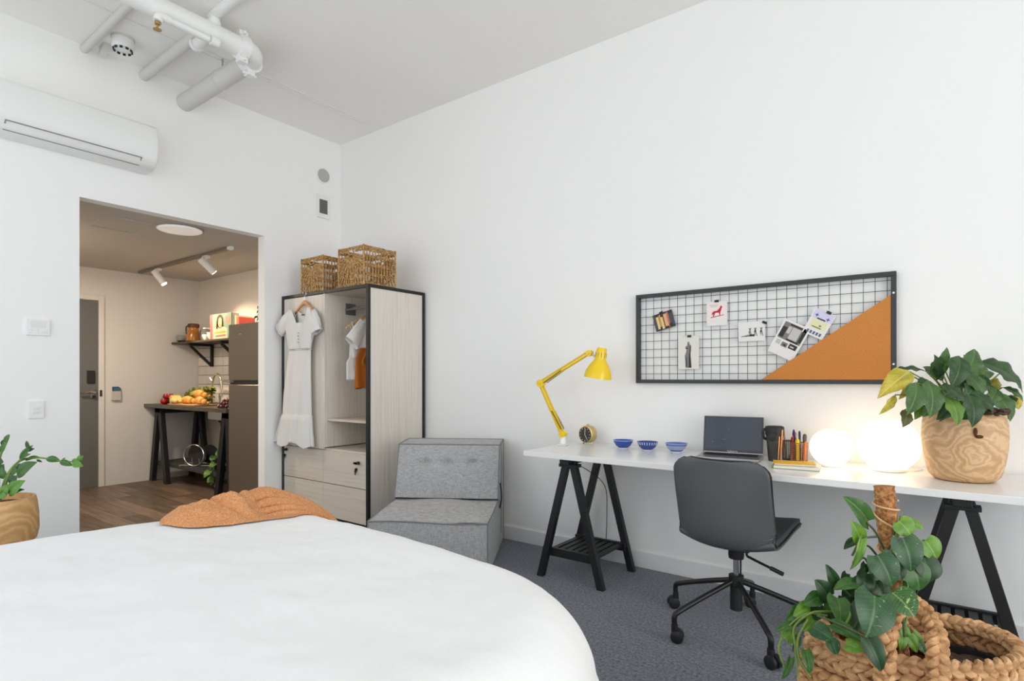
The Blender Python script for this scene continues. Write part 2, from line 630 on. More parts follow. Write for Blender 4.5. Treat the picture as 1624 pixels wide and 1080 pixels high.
for i, (sx, tgt) in enumerate(((-.52, (-2.0, 0.0, 1.2)), (.56, (-.75, 0.05, 1.35)))):
    base = Vector((sx, 0, -.026))
    hd = MB().box(sx - .045, sx + .045, -.02, .02, -.05, -.026)
    hd.tube([(sx, 0, -.05), (sx, 0, -.10)], .008, 8)
    hm = hd.build("spot_mount", M_white, tr, bevel=.002)
    piv = Vector((sx, 0, -.11))
    dirv = Vector((.42, .42, -.80)) if i == 0 else Vector((.12, .72, -.68))
    dirv.normalize()
    s = MB().tube([piv - dirv * .07, piv + dirv * .10], .033, 16)
    hb = s.build("spot_head", M_white, tr, smooth=True)
    MB().tube([piv + dirv * .1005, piv + dirv * .102], .027, 16).build("lamp_face", M_lampface, hb)
    l = bpy.data.lights.new("spot_lamp", 'SPOT')
    l.energy = 36 if i else 100
    l.color = (1.0, .77, .50)
    l.spot_size = radians(95)
    l.spot_blend = .7
    l.shadow_soft_size = .03
    lo = bpy.data.objects.new("spot_lamp", l)
    COL.objects.link(lo)
    lo.location = Vector((-1.65, -.745, HZ)) + piv + dirv * .13
    lo.rotation_euler = dirv.to_track_quat('-Z', 'Y').to_euler()

# wall fittings on the back wall
def wall_plate(name, label, cat, y0, y1, z0, z1, parts):
    t = thing(name, label, cat, (0, (y0 + y1) / 2, z0))
    MB().box(.0005, .012, y0, y1, z0, z1).build("plate", M_white, t, bevel=.003, world=True)
    for (n, m, a0, a1, b0, b1, th) in parts:
        MB().box(.012, .012 + th, a0, a1, b0, b1).build(n, m, t, bevel=.0015, world=True)
    return t
M_scr = mat("screen_white", (.74, .76, .75), .3)
wall_plate("thermostat", "white wall controller panel with small display above the light switch", "thermostat", -2.358, -2.234, 1.473, 1.577,
           [("display", M_scr, -2.335, -2.257, 1.525, 1.565, .002), ("button", M_scr, -2.345, -2.325, 1.487, 1.493, .002),
            ("button", M_scr, -2.275, -2.248, 1.487, 1.503, .002), ("button", M_scr, -2.342, -2.32, 1.505, 1.511, .002), ("divider", M_scr, -2.2975, -2.2945, 1.483, 1.52, .001)])
wall_plate("light_switch", "white two-gang light switch beside the hall opening", "switch", -2.345, -2.265, .945, 1.055,
           [("rocker", M_scr, -2.322, -2.292, 1.003, 1.018, .005), ("rocker", M_scr, -2.322, -2.292, .978, .993, .005)])
t = thing("wall_vent", "square white wall vent with dark grille near the corner", "vent", (0, -.193, 2.70))
fm = MB()
for q in ((-.262, -.238, 2.695, 2.905), (-.148, -.122, 2.695, 2.905)):
    fm.box(.0005, .016, q[0], q[1], q[2], q[3])
fm.box(.0005, .016, -.238, -.148, 2.695, 2.735).box(.0005, .016, -.238, -.148, 2.865, 2.905)
fm.build("frame", M_white, t, bevel=.003, world=True)
M_grille = mat("grille_grey", srgb(110, 110, 106), .6)
MB().box(.0005, .005, -.238, -.148, 2.735, 2.865).build("grille", M_grille, t, world=True)
for k in range(6):
    z = 2.745 + k * .02
    MB().box(.005, .011, -.236, -.150, z, z + .007).build("louvre", M_grille, t, world=True)
t = thing("air_valve", "round grey exhaust disc high on the white wall by the corner", "vent", (0, -.193, 3.09))
MB().lathe([(.072, 0.0005), (.072, .008), (.066, .012)], (0, -.193, 3.091), 28, axis='x').build("rim", M_white, t, smooth=True, world=True)
MB().lathe([(.062, .012), (.06, .018), (.02, .02)], (0, -.193, 3.091), 28, axis='x').build("disc", mat("valve_grey", srgb(178, 177, 172), .6), t, smooth=True, world=True)

# air conditioner
ac = thing("air_conditioner", "white split air conditioner high on the back wall above the opening", "air conditioner", (0, -2.2, 2.66))
prof = [(0.001, 2.985), (.14, 2.985), (.19, 2.965), (.212, 2.90), (.215, 2.79), (.20, 2.725), (.165, 2.685), (.10, 2.672), (0.001, 2.672)]
MB().prism(prof, -2.585, -1.672, 'xz').build("casing", M_white, ac, bevel=.012, seg=3, smooth=True, world=True)
M_gap = mat("shadow_gap", (.26, .25, .23), .7)
lf = MB()
def acbar(u0, u1, y0, y1):
    # strip lying on the sloping underside between profile points (.20,2.725) and (.10,2.672)
    A, B_ = Vector((.2035, 0, 2.726)), Vector((.145, 0, 2.682))
    n = Vector((B_.z - A.z, 0, -(B_.x - A.x))).normalized()
    n = Vector((.47, 0, -.88))
    vs = []
    for dd in (0.0, .004):
        for u in (u0, u1):
            for yy in (y0, y1):
                p = A.lerp(B_, u) + n * dd
                vs.append((p.x, yy, p.z))
    return vs, [(0, 1, 3, 2), (4, 6, 7, 5), (0, 4, 5, 1), (2, 3, 7, 6), (0, 2, 6, 4), (1, 5, 7, 3)]
for (u0, u1, y0, y1) in ((.0, .06, -2.49, -1.775), (.52, .57, -2.49, -1.775), (.90, 1.0, -2.49, -1.775), (.0, 1.0, -2.496, -2.49), (.0, 1.0, -1.781, -1.775)):
    v_, f_ = acbar(u0, u1, y0, y1)
    lf.add(v_, f_)
lf.build("outlet_slots", M_gap, ac, world=True)
# ================================================================== pipes and fittings under the ceiling
pp = thing("drain_pipe", "thick white painted pipe with bolted elbow under the ceiling", "pipe", (1.04, -1.5, 3.3))
PZ, PX, PYE = 3.30, 1.06, -1.52
MB().tube([(PX, RY + .001, PZ), (PX, PYE, PZ)], .06, 24).build("main_pipe", M_whitem, pp, smooth=True, world=True)
el = [(PX, PYE, PZ)] + [(PX - .11 + .11 * cos(a), PYE + .11 * sin(a), PZ) for a in [pi / 2 * k / 8 for k in range(1, 9)]]
MB().tube(el, .062, 24).build("elbow", M_whitem, pp, smooth=True, world=True)
MB().tube([(PX - .11, PYE + .11, PZ), (.001, PYE + .11, PZ)], .062, 24).build("wall_pipe", M_dullpipe, pp, smooth=True, world=True)
def coupling(c, axis):
    q = MB()
    c = Vector(c)
    ax = Vector((0, 1, 0)) if axis == 'y' else Vector((1, 0, 0))
    q.tube([c - ax * .032, c - ax * .03, c + ax * .03, c + ax * .032], [.06, .075, .075, .06], 24)
    o = q.build("coupling", M_whitem, pp, smooth=True, world=True)
    side = Vector((1, 0, 0)) if axis == 'y' else Vector((0, 1, 0))
    for s in (-1, 1):
        m = c + Vector((0, 0, s * .083))
        bq = MB().bar(m - side * .0 - ax * .028, m + ax * .028, .05, .03)
        bq.tube([m - side * .045, m + side * .045], .011, 8)
        bq.build("coupling_bolt", M_whitem, o, bevel=.003, world=True)
coupling((PX, PYE - .005, PZ), 'y')
coupling((PX - .12, PYE + .11, PZ), 'x')
MB().tube([(.55, PYE + .11, PZ), (.56, PYE + .11, PZ)], .066, 24).build("joint_band", M_dullpipe, pp, smooth=True, world=True)
MB().tube([(.58, PYE + .11, PZ + .06), (.58, PYE + .11, RZ - .001)], .006, 6).build("hanger_rod", M_steel, pp, world=True)
# branch to the ceiling and the side tee
MB().tube(smoothpath([(PX, -1.70, PZ + .02), (PX + .01, -1.70, PZ + .09), (PX + .05, -1.70, PZ + .115), (PX + .9, -1.70, PZ + .115)], 5), .03, 14).build("branch_pipe", M_whitem, pp, smooth=True, world=True)
MB().tube([(PX, -1.70, PZ + .02), (PX, -1.70, PZ + .075)], .04, 14).build("branch_collar", M_whitem, pp, smooth=True, world=True)
MB().tube([(PX - .03, -1.72, PZ - .01), (PX - .17, -1.72, PZ - .01)], .033, 16).build("side_tee", M_whitem, pp, smooth=True, world=True)
MB().tube([(PX - .165, -1.72, PZ - .01), (PX - .19, -1.72, PZ - .01)], .042, 16).build("tee_cap", M_whitem, pp, smooth=True, world=True)

sp_ = thing("sprinkler_pipe", "thin white sprinkler pipe with brass head beside the thick pipe", "sprinkler", (1.1, -1.85, 3.2))
SPX_, SPZ = 1.115, 3.225
MB().tube([(SPX_, -1.755, SPZ), (SPX_, -1.985, SPZ)], .018, 14).build("pipe", M_whitem, sp_, smooth=True, world=True)
MB().tube(smoothpath([(SPX_, -1.97, SPZ), (SPX_, -2.02, SPZ - .002), (SPX_, -2.035, SPZ - .035)], 5), .024, 14).build("elbow", M_whitem, sp_, smooth=True, world=True)
MB().tube([(SPX_, -1.745, SPZ), (SPX_, -1.70, SPZ)], .027, 14).build("end_cap", M_whitem, sp_, smooth=True, world=True)
M_brass = mat("brass", (.55, .36, .14), .35, metal=1.0)
q = MB().lathe([(.014, 0), (.014, -.02), (.006, -.022), (.006, -.045)], (SPX_, -2.035, SPZ - .035), 12)
q.lathe([(.022, -.045), (.022, -.048)], (SPX_, -2.035, SPZ - .035), 12)
q.build("sprinkler_head", M_brass, sp_, world=True)

c1 = MB().tube([(RX - .8, -2.05, 3.41), (.002, -2.05, 3.41)], .024, 14).build("conduit_pipe", M_dullpipe, smooth=True)
tag(c1, "slim off-white conduit along the ceiling left of the smoke alarm", "pipe")
c2 = thing("vent_pipe", "dull off-white pipe passing under the thick pipe into the wall", "pipe", (.5, -1.675, 3.38))
MB().tube([(.98, -1.69, 3.385), (.001, -1.69, 3.385)], .034, 16).build("pipe", M_dullpipe, c2, smooth=True, world=True)

sd = thing("smoke_alarm", "white round smoke alarm with dark slots on the ceiling", "smoke alarm", (.30, -1.925, RZ))
MB().lathe([(.068, -.0005), (.068, -.012)], (0, 0, 0), 28).build("base", M_dullpipe, sd, smooth=True)
MB().lathe([(.062, -.012), (.064, -.06), (.058, -.075), (.02, -.08)], (0, 0, 0), 28).build("body", M_white, sd, smooth=True)
for k in range(10):
    a = 2 * pi * k / 10 - .5
    MB().box(-.004, .004, -.008, .008, -.088, -.068).xform(Matrix.Translation((.052 * cos(a), .052 * sin(a), 0)) @ Matrix.Rotation(a, 4, 'Z')).build("slot", M_bplast, sd)
tag(MB().prism([(.06, RZ - .001), (.16, RZ - .001), (.10, RZ - .05), (.06, RZ - .06)], -1.985, -1.945, 'xz').build("ceiling_clip", M_dullpipe), "small off-white bracket between wall and smoke alarm", "bracket")

# ================================================================== wardrobe in the corner
M_panel = ramp_mat("pale_woodgrain", 'noise', 2.2, [(.25, srgb(206, 197, 185)), (.55, srgb(222, 215, 205)), (.8, srgb(214, 206, 195))], rough=.55, stretch=(28, 28, 0.9), distortion=.25, detail=5)
M_panelh = ramp_mat("pale_woodgrain_flat", 'noise', 2.2, [(.25, srgb(194, 184, 170)), (.55, srgb(208, 199, 186)), (.8, srgb(201, 192, 179))], rough=.55, stretch=(0.9, 28, 28), distortion=.25, detail=5)
WX0, WX1, WY0, WY1, WZ = .006, 1.166, -.612, -.018, 1.915
wd = thing("wardrobe", "pale woodgrain wardrobe with black edge frame in the corner", "wardrobe", ((WX0 + WX1) / 2, -.31, 0))
fw = .026
for (x0, x1, y0, y1, z0, z1) in (
        (WX0, WX0 + fw, WY0, WY0 + fw, 0, WZ), (WX1 - fw, WX1, WY0, WY0 + fw, 0, WZ), (WX0, WX0 + fw, WY1 - fw, WY1, 0, WZ), (WX1 - fw, WX1, WY1 - fw, WY1, 0, WZ),
        (WX0 + fw, WX1 - fw, WY0, WY0 + fw, WZ - fw, WZ), (WX0 + fw, WX1 - fw, WY1 - fw, WY1, WZ - fw, WZ),
        (WX0, WX0 + fw, WY0 + fw, WY1 - fw, WZ - fw, WZ), (WX1 - fw, WX1, WY0 + fw, WY1 - fw, WZ - fw, WZ),
        (WX0 + fw, WX1 - fw, WY0, WY0 + fw, .05, .05 + fw), (WX1 - fw, WX1, WY0 + fw, WY1 - fw, .05, .05 + fw)):
    MB().box(x0, x1, y0, y1, z0, z1).build("frame_bar", M_black, wd, bevel=.002, world=True)
ix0, ix1 = WX0 + fw, WX1 - fw
MB().box(ix1 + .006, WX1 - .006, WY0 + fw, WY1 - fw, .05 + fw, WZ - fw).build("side_panel", M_panel, wd, world=True)
MB().box(WX0 + .006, ix0 - .002, WY0 + fw, WY1 - fw, .05 + fw, WZ - fw).build("side_panel", M_panel, wd, world=True)
MB().box(ix0, ix1, WY1 - .02, WY1 - .008, .07, WZ - fw).build("back_panel", M_panel, wd, world=True)
MB().box(WX0 + fw, WX1 - fw, WY0 + fw, WY1 - fw, WZ - fw, WZ - .008).build("top_panel", M_panelh, wd, world=True)
SPX = .598
MB().box(SPX - .002, SPX + .016, WY0 + .008, WY1 - .02, .64, WZ - fw).build("divider", M_panel, wd, world=True)
MB().box(ix0 + .002, SPX - .004, WY0 + .006, WY0 + .024, .625, WZ - fw - .003).build("door", M_panel, wd, bevel=.0015, world=True)
MB().box(SPX + .016, ix1, WY0 + .03, WY1 - .02, .855, .873).build("shelf", M_panelh, wd, world=True)
MB().box(ix0, ix1, WY0 + .03, WY1 - .02, .612, .632).build("shelf", M_panelh, wd, world=True)
MB().box(ix0, ix1, WY0 + .03, WY1 - .02, .08, .095).build("floor_panel", M_panelh, wd, world=True)
for (z0, z1) in ((.357, .618), (.086, .351)):
    for (x0, x1) in ((ix0 + .002, SPX - .0008), (SPX + .0008, ix1 - .002)):
        d = MB().box(x0, x1, WY0 + .006, WY0 + .026, z0, z1).build("drawer", M_panelh, wd, bevel=.001, world=True)
        if z0 > .3:
            kx = x0 + .045 if x0 < .3 else x1 - .085
            kz = .585 if x0 < .3 else .553
            kb = MB().lathe([(.012, 0), (.012, .012), (.009, .03), (.012, .034)], (kx, WY0 + .006, kz), 12, axis='y')
            kb.box(kx - .028, kx + .028, WY0 - .028, WY0 - .016, kz - .008, kz + .008)
            kb.build("knob", M_blackm, d, world=True, bevel=.002)
            lk = MB().lathe([(.011, 0), (.011, .006)], (kx - .028, WY0 + .006, kz - .052), 12, axis='y')
            lk.box(kx - .031, kx - .025, WY0 - .012, WY0 + .0, kz - .06, kz - .044)
            lk.lathe([(.012, .003), (.012, .006)], (kx - .028, WY0 - .002, kz - .068), 10, axis='y')
            lk.box(kx - .034, kx - .028, WY0 - .009, WY0 - .004, kz - .095, kz - .076)
            lk.build("lock_key", M_blackm, d, world=True)
# rail bracket and hanging rail
rb = MB().box(SPX + .016, SPX + .024, -.40, -.30, 1.735, 1.83)
rl = rb.build("rail_bracket", M_grille, wd, world=True)
MB().tube([(SPX + .02, -.35, 1.79), (ix1, -.35, 1.79)], .015, 12).build("rail", M_steel, wd, smooth=True, world=True)
MB().tube([(SPX + .02, -.40, 1.775), (ix1, -.40, 1.775)], .009, 10).build("rail", M_grille, wd, smooth=True, world=True)

# ------------------------------------------------------------------ clothes
M_hang = ramp_mat("hanger_wood", 'noise', 8, [(.3, srgb(178, 116, 52)), (.7, srgb(204, 146, 80))], rough=.4, stretch=(1, 8, 8))
M_cotton = mat("white_cotton", (.80, .79, .77), .95, bump=(140, .25, .003), transl=.12, spec=.1)
def hanger(parent, w, x, y, z, rot=0.0, m=M_hang):
    q = MB()
    L, Rr = [], []
    n = 12
    top, bot = [], []
    for i in range(n + 1):
        s = -1 + 2 * i / n
        zz = -.115 * abs(s) ** 1.25
        t = .034 * (1 - .55 * abs(s))
        top.append((s * w / 2, zz))
        bot.append((s * w / 2, zz - t))
    q.prism(top + bot[::-1], -.007, .007, 'xz')
    R_ = Matrix.Translation((x, y, z)) @ Matrix.Rotation(rot, 4, 'Z')
    q.xform(R_)
    ob = q.build("hanger", m, parent, bevel=.003, world=True)
    hk = MB().tube([(0, 0, -.01), (0, 0, .035)] + [(.022 * sin(a), 0, .057 - .022 * cos(a)) for a in [pi * k / 8 for k in range(1, 13)]], .0028, 6)
    hk.xform(R_)
    hk.build("hook", M_chrome, ob, world=True, smooth=True)
    lb = MB().bar((-w * .33, 0, -.125), (w * .33, 0, -.125), .006, .006)
    lb.xform(R_)
    lb.build("trouser_bar", M_bplast, ob, world=True)

hg = thing("wooden_hanger", "honey wood hanger hooked over the wardrobe top edge", "hanger", (.372, -.64, 1.74))
hanger(hg, .31, .372, -.628, 1.852)

dr = thing("white_dress", "long white cotton dress with puff sleeves hanging on the wardrobe door", "dress", (.33, -.66, .64))
DZ = [(1.775, .262, .49, .030), (1.74, .225, .535, .045), (1.66, .185, .555, .055), (1.57, .188, .545, .055), (1.50, .190, .520, .05), (1.435, .196, .500, .045),
      (1.36, .180, .500, .055), (1.20, .145, .500, .065), (1.05, .118, .506, .07), (.895, .100, .512, .075), (.88, .092, .520, .08), (.78, .05, .528, .085), (.70, .008, .538, .09), (.645, -.008, .542, .09)]
def dress_ring(z, t):
    for i in range(len(DZ) - 1):
        if DZ[i][0] >= z >= DZ[i + 1][0]:
            k = (DZ[i][0] - z) / (DZ[i][0] - DZ[i + 1][0])
            xl, xr, dp = [DZ[i][j] + (DZ[i + 1][j] - DZ[i][j]) * k for j in (1, 2, 3)]
            break
    else:
        xl, xr, dp = DZ[-1][1:]
    a = 2 * pi * t
    cx, hw = (xl + xr) / 2, (xr - xl) / 2
    low = max(0, (1.5 - z) / .86)
    fold = (sin(a * 9 + 1.3 * sin(z * 3)) * .5 + sin(a * 15 + 2 + z * 4) * .35) * (.004 + .018 * low)
    tier = .012 if z < .885 else 0
    yy = -.655 - (dp * .5) * sin(a) - (fold + tier) * (1 if sin(a) > 0 else .2) * abs(sin(a)) ** .5
    yy = min(yy, -.622)
    xx = cx + (hw + fold * .4) * cos(a)
    if z <= .646:
        z += .022 * sin(a * 5 + 1) * abs(sin(a))
    return (xx, yy, z)
q = MB()
zs = [1.66 - (1.66 - .645) * i / 54 for i in range(55)]
q.grid(lambda u, v: dress_ring(zs[min(54, int(round(u * 54)))], v), 54, 72, wrap=True)
bodice = q.build("skirt", M_cotton, dr, smooth=True, world=True, angle=180)
# bodice front with a deep V neck: two halves, and the back yoke
for s in (-1, 1):
    def half(u, v, s=s):
        z = 1.775 - u * .335
        inner = .378 + s * (.118 - .118 * min(1, u * 1.75))
        w = .150 + .045 * min(1, u * 3) - .040 * max(0, (u - .45) / .55)
        outer = .372 + s * w
        if s > 0:
            inner = max(inner, .374)
        else:
            inner = min(inner, .382)
        x = inner + (outer - inner) * v
        bulge = .028 * sin(min(1, max(0, v)) * pi * .5 + .0) * sin(u * pi) * .6
        return (x, -.676 - .016 * sin(v * pi) - bulge * .3 - .004 * sin(v * 24 + u * 6) * u, z)
    MB().grid(half, 24, 12).build("bodice", M_cotton, dr, smooth=True, world=True, solid=.003, angle=180)
    # puff sleeve
    def sleeve(u, v, s=s):
        a = 2 * pi * v
        c0 = Vector((.378 + s * .135, -.655, 1.745))
        c1 = Vector((.378 + (-.315 if s < 0 else .205), -.66, 1.615 if s < 0 else 1.575))
        c = c0.lerp(c1, u)
        r = .045 + .024 * sin(min(1, u * 1.1) * pi * .75) + .006 * sin(a * 8 + u * 6)
        d = (c1 - c0).normalized()
        n1 = Vector((0, 1, 0))
        n2 = d.cross(n1)
        return c + n1 * (r * .42 * cos(a)) + n2 * (r * sin(a))
    MB().grid(sleeve, 12, 28, wrap=True).build("sleeve", M_cotton, dr, smooth=True, world=True, solid=.003, angle=180)
    MB().tube([sleeve(1.0, k / 28) for k in range(28)], .006, 6, closed=True).build("cuff", M_cotton, dr, smooth=True, world=True)
MB().grid(lambda u, v: (.29 + .176 * v, -.640, 1.765 - .03 * sin(v * pi) - u * .13), 6, 8).build("back_yoke", M_cotton, dr, smooth=True, world=True, solid=.003)
MB().box(.355, .40, -.648, -.6445, 1.722, 1.732).build("neck_label", M_bplast, dr, world=True)
for k in range(4):
    MB().sphere((.380, -.694, 1.575 - k * .026), .005, 8, 6).build("button", mat("button_grey", (.35, .33, .31), .4), dr, world=True, smooth=True)
MB().tube([dress_ring(1.438, k / 60) for k in range(60)], .0075, 6, closed=True).build("waist_seam", M_cotton, dr, smooth=True, world=True)
MB().tube([dress_ring(.885, k / 60) for k in range(60)], .005, 6, closed=True).build("tier_seam", M_cotton, dr, smooth=True, world=True)

# garments inside the wardrobe: hangers sit across the rail, so each garment shows its front edge
M_hang2 = ramp_mat("pale_hanger", 'noise', 8, [(.3, srgb(196, 160, 112)), (.7, srgb(214, 180, 134))], rough=.4, stretch=(8, 1, 8))
h2 = thing("clothes_hanger", "pale wooden hanger on the rail inside the wardrobe, left one", "hanger", (.83, -.36, 1.6))
hanger(h2, .41, .83, -.355, 1.722, rot=radians(90), m=M_hang2)
h3 = thing("clothes_hanger", "pale wooden hanger on the rail nearest the wardrobe's right side", "hanger", (.915, -.36, 1.6))
hanger(h3, .40, .915, -.355, 1.722, rot=radians(90), m=M_hang2)
def hung(cx, z0, z1, w0, w1, tx, folds, seed):
    def fn(u, v):
        a = 2 * pi * v
        z = z0 + (z1 - z0) * u
        k = min(1, u * 4)
        w = w0 + (w1 - w0) * (k if w1 > w0 else u)
        f_ = sin(a * folds + seed + z * 5) * .008 * (.3 + u)
        return (cx + (tx * (.6 + .6 * u) + f_) * cos(a), -.355 + (w + f_) * sin(a), z + .006 * sin(a * 3 + seed) * u)
    return fn
top = thing("white_camisole", "white strappy camisole hanging inside the open wardrobe", "top", (.83, -.36, 1.19))
MB().grid(hung(.835, 1.55, 1.37, .13, .165, .025, 7, 1), 14, 40, wrap=True).build("body", M_cotton, top, smooth=True, world=True, angle=180)
MB().grid(hung(.835, 1.375, 1.195, .168, .20, .032, 9, 2), 14, 40, wrap=True).build("peplum", M_cotton, top, smooth=True, world=True, angle=180)
for yy in (-.50, -.21):
    for dx in (-.018, .018):
        MB().tube(smoothpath([(.83, yy, 1.652), (.833 + dx, yy + (.02 if yy > -.35 else -.0), 1.60), (.835 + dx, yy + (.04 if yy < -.35 else -.04), 1.55)], 5), .004, 6).build("strap", M_cotton, top, world=True)
tee = thing("white_blouse", "white short-sleeved blouse hanging over the rust skirt in the wardrobe", "blouse", (.915, -.36, 1.42))
MB().grid(hung(.92, 1.70, 1.44, .03, .17, .030, 6, 3), 18, 40, wrap=True).build("body", M_cotton, tee, smooth=True, world=True, angle=180)
for s in (-1, 1):
    def slv(u, v, s=s):
        c = Vector((.92, -.355 + s * .10, 1.64)).lerp(Vector((.925, -.355 + s * .222, 1.475)), u)
        a = 2 * pi * v
        r_ = .05 + .022 * u + .004 * sin(a * 6)
        return c + Vector((r_ * .5 * cos(a), s * r_ * .75 * sin(a), r_ * .65 * sin(a)))
    MB().grid(slv, 10, 26, wrap=True).build("sleeve", M_cotton, tee, smooth=True, world=True, angle=180)
M_rust = mat("rust_linen", srgb(176, 98, 30), .9, bump=(120, .25, .003))
sh = thing("rust_skirt", "rust orange linen skirt hanging inside the open wardrobe", "skirt", (.92, -.36, 1.12))
MB().grid(hung(.925, 1.44, 1.12, .14, .185, .03, 8, 5), 16, 40, wrap=True).build("body", M_rust, sh, smooth=True, world=True, angle=180)
MB().tube([hung(.925, 1.44, 1.12, .14, .185, .03, 8, 5)(.02, k / 30) for k in range(30)], .008, 8, closed=True).build("waistband", M_rust, sh, smooth=True, world=True)
MB().tube(smoothpath([(.955, -.46, 1.40), (.965, -.50, 1.33), (.968, -.47, 1.30), (.968, -.44, 1.35)], 5), .009, 6).build("tie", M_rust, sh, smooth=True, world=True)

# ------------------------------------------------------------------ wicker baskets on the wardrobe
M_wick = ramp_mat("wicker", 'noise', 60, [(.3, srgb(128, 90, 46)), (.55, srgb(186, 146, 92)), (.75, srgb(214, 178, 124))], rough=.75, detail=3)
def wicker_basket(label, x0, x1, y0, y1, z0, z1):
    t = thing("wicker_basket", label, "basket", ((x0 + x1) / 2, (y0 + y1) / 2, z0), group="wicker baskets on the wardrobe")
    H = z1 - z0
    def side(A, B, fan):
        A, B = Vector(A), Vector(B)
        up = Vector((0, 0, 1))
        out = (B - A).cross(up).normalized()
        P = lambda u, h, o=0.0: A.lerp(B, u) + up * h + out * o
        W = (B - A).length
        q = MB()
        if fan:   # front: rods spreading like a fan from the handle hole
            n = 23
            c = (.5, H * .80)
            for i in range(n):
                a = radians(188 + (352 - 188) * i / (n - 1))
                dx, dz = cos(a), sin(a)
                s0 = .03
                tmax = 9
                if dx > 1e-6: tmax = min(tmax, (W * .5 - .008) / dx)
                if dx < -1e-6: tmax = min(tmax, (-W * .5 + .008) / dx)
                if dz < -1e-6: tmax = min(tmax, (.008 - c[1]) / dz)
                q.tube([P(.5 + dx * s0 / W, c[1] + dz * s0, .002 * (-1) ** i), P(.5 + dx * tmax * .5 / W, c[1] + dz * tmax * .5, -.003 * (-1) ** i), P(.5 + dx * tmax / W, c[1] + dz * tmax)], .0062, 6)
            for rr in (.07, .11, .15, .19):
                pts = []
                for k in range(33):
                    a = radians(190 + 160 * k / 32)
                    u, h_ = .5 + rr * cos(a) / W, c[1] + rr * sin(a)
                    if 0.02 < u < .98 and h_ > .008:
                        pts.append(P(u, h_, .004 * (-1) ** k))
                if len(pts) > 2:
                    q.tube(pts, .005, 6)
        else:
            n = max(9, int(W / .027))
            for i in range(n + 1):
                q.tube([P(i / n, 0), P(i / n, H * .97)], .0045, 6)
            for h_ in (H * .26, H * .30, H * .50, H * .54, H * .72, H * .76):
                q.tube([P(k / (2 * n), h_, .006 * (-1) ** k) for k in range(2 * n + 1)], .006, 6)
        q.build("lattice", M_wick, t, smooth=True, world=True)
        # plaited top and bottom bands
        for (h0, h1) in ((H * .86, H), (0.0, H * .07)):
            b_ = MB()
            m = int(W / .02)
            rows = max(2, int((h1 - h0) / .0095))
            for r_ in range(rows):
                hh = h0 + (r_ + .5) * (h1 - h0) / rows
                pts = [P(k / m, hh, .0055 * (-1) ** (k + r_)) for k in range(m + 1)]
                if fan and h0 > .1:   # leave a handle hole
                    lp = [p for k, p in enumerate(pts) if k / m < .40]
                    rp = [p for k, p in enumerate(pts) if k / m > .60]
                    if rows - 2 <= r_:
                        b_.tube(pts, .0062, 6)
                    else:
                        if len(lp) > 1: b_.tube(lp, .0062, 6)
                        if len(rp) > 1: b_.tube(rp, .0062, 6)
                else:
                    b_.tube(pts, .0062, 6)
            b_.build("woven_band", M_wick, t, smooth=True, world=True)
        if fan:
            MB().tube([P(.5 + .032 * cos(a) / W, H * .87 + .022 * sin(a), .004) for a in [2 * pi * k / 20 for k in range(20)]], .0055, 6, closed=True).build("handle_ring", M_wick, t, smooth=True, world=True)
    side((x0, y0, z0), (x1, y0, z0), True)
    side((x1, y0, z0), (x1, y1, z0), False)
    side((x1, y1, z0), (x0, y1, z0), True)
    side((x0, y1, z0), (x0, y0, z0), False)
    for (x, y) in ((x0, y0), (x1, y0), (x1, y1), (x0, y1)):
        MB().tube([(x, y, z0), (x, y, z1 + .003)], .008, 8).build("corner_post", M_wick, t, smooth=True, world=True)
    MB().box(x0 + .006, x1 - .006, y0 + .006, y1 - .006, z0 + .004, z0 + .012).build("base", M_wick, t, world=True)
wicker_basket("smaller woven wicker basket at the wardrobe's left, behind the hanging dress", .265, .565, -.585, -.275, WZ + .001, WZ + .296)
wicker_basket("larger woven wicker basket at the wardrobe's right front corner", .795, 1.10, -.598, -.285, WZ + .001, WZ + .305)
# ================================================================== bed
BX0, BX1, BY0, BY1 = 2.07, 3.82, -4.20, -1.975
bd = thing("bed", "double bed under the white duvet in the foreground", "bed", ((BX0 + BX1) / 2, (BY0 + BY1) / 2, 0))
M_bedwood = ramp_mat("bed_wood", 'noise', 4, [(.3, srgb(150, 116, 80)), (.7, srgb(176, 140, 100))], rough=.5, stretch=(1, 10, 10))
MB().box(BX0 + .05, BX1 - .05, BY0 + .03, BY1 - .05, .12, .25).build("bed_base", M_bedwood, bd, bevel=.01, world=True)
MB().box(BX0 + .04, BX1 - .04, BY0 + .03, BY1 - .04, .25, .45).build("mattress", mat("mattress", (.78, .78, .77), .9), bd, bevel=.06, seg=3, world=True)
for x in (BX0 + .12, BX1 - .12):
    for y in (BY0 + .12, BY1 - .12):
        MB().lathe([(.03, 0), (.035, .12)], (x, y, 0), 14).build("leg", M_bedwood, bd, smooth=True, world=True)
M_duvet = mat("white_duvet", (.83, .83, .83), .95, bump=(30, .16, .008), spec=.1, sheen=.1)
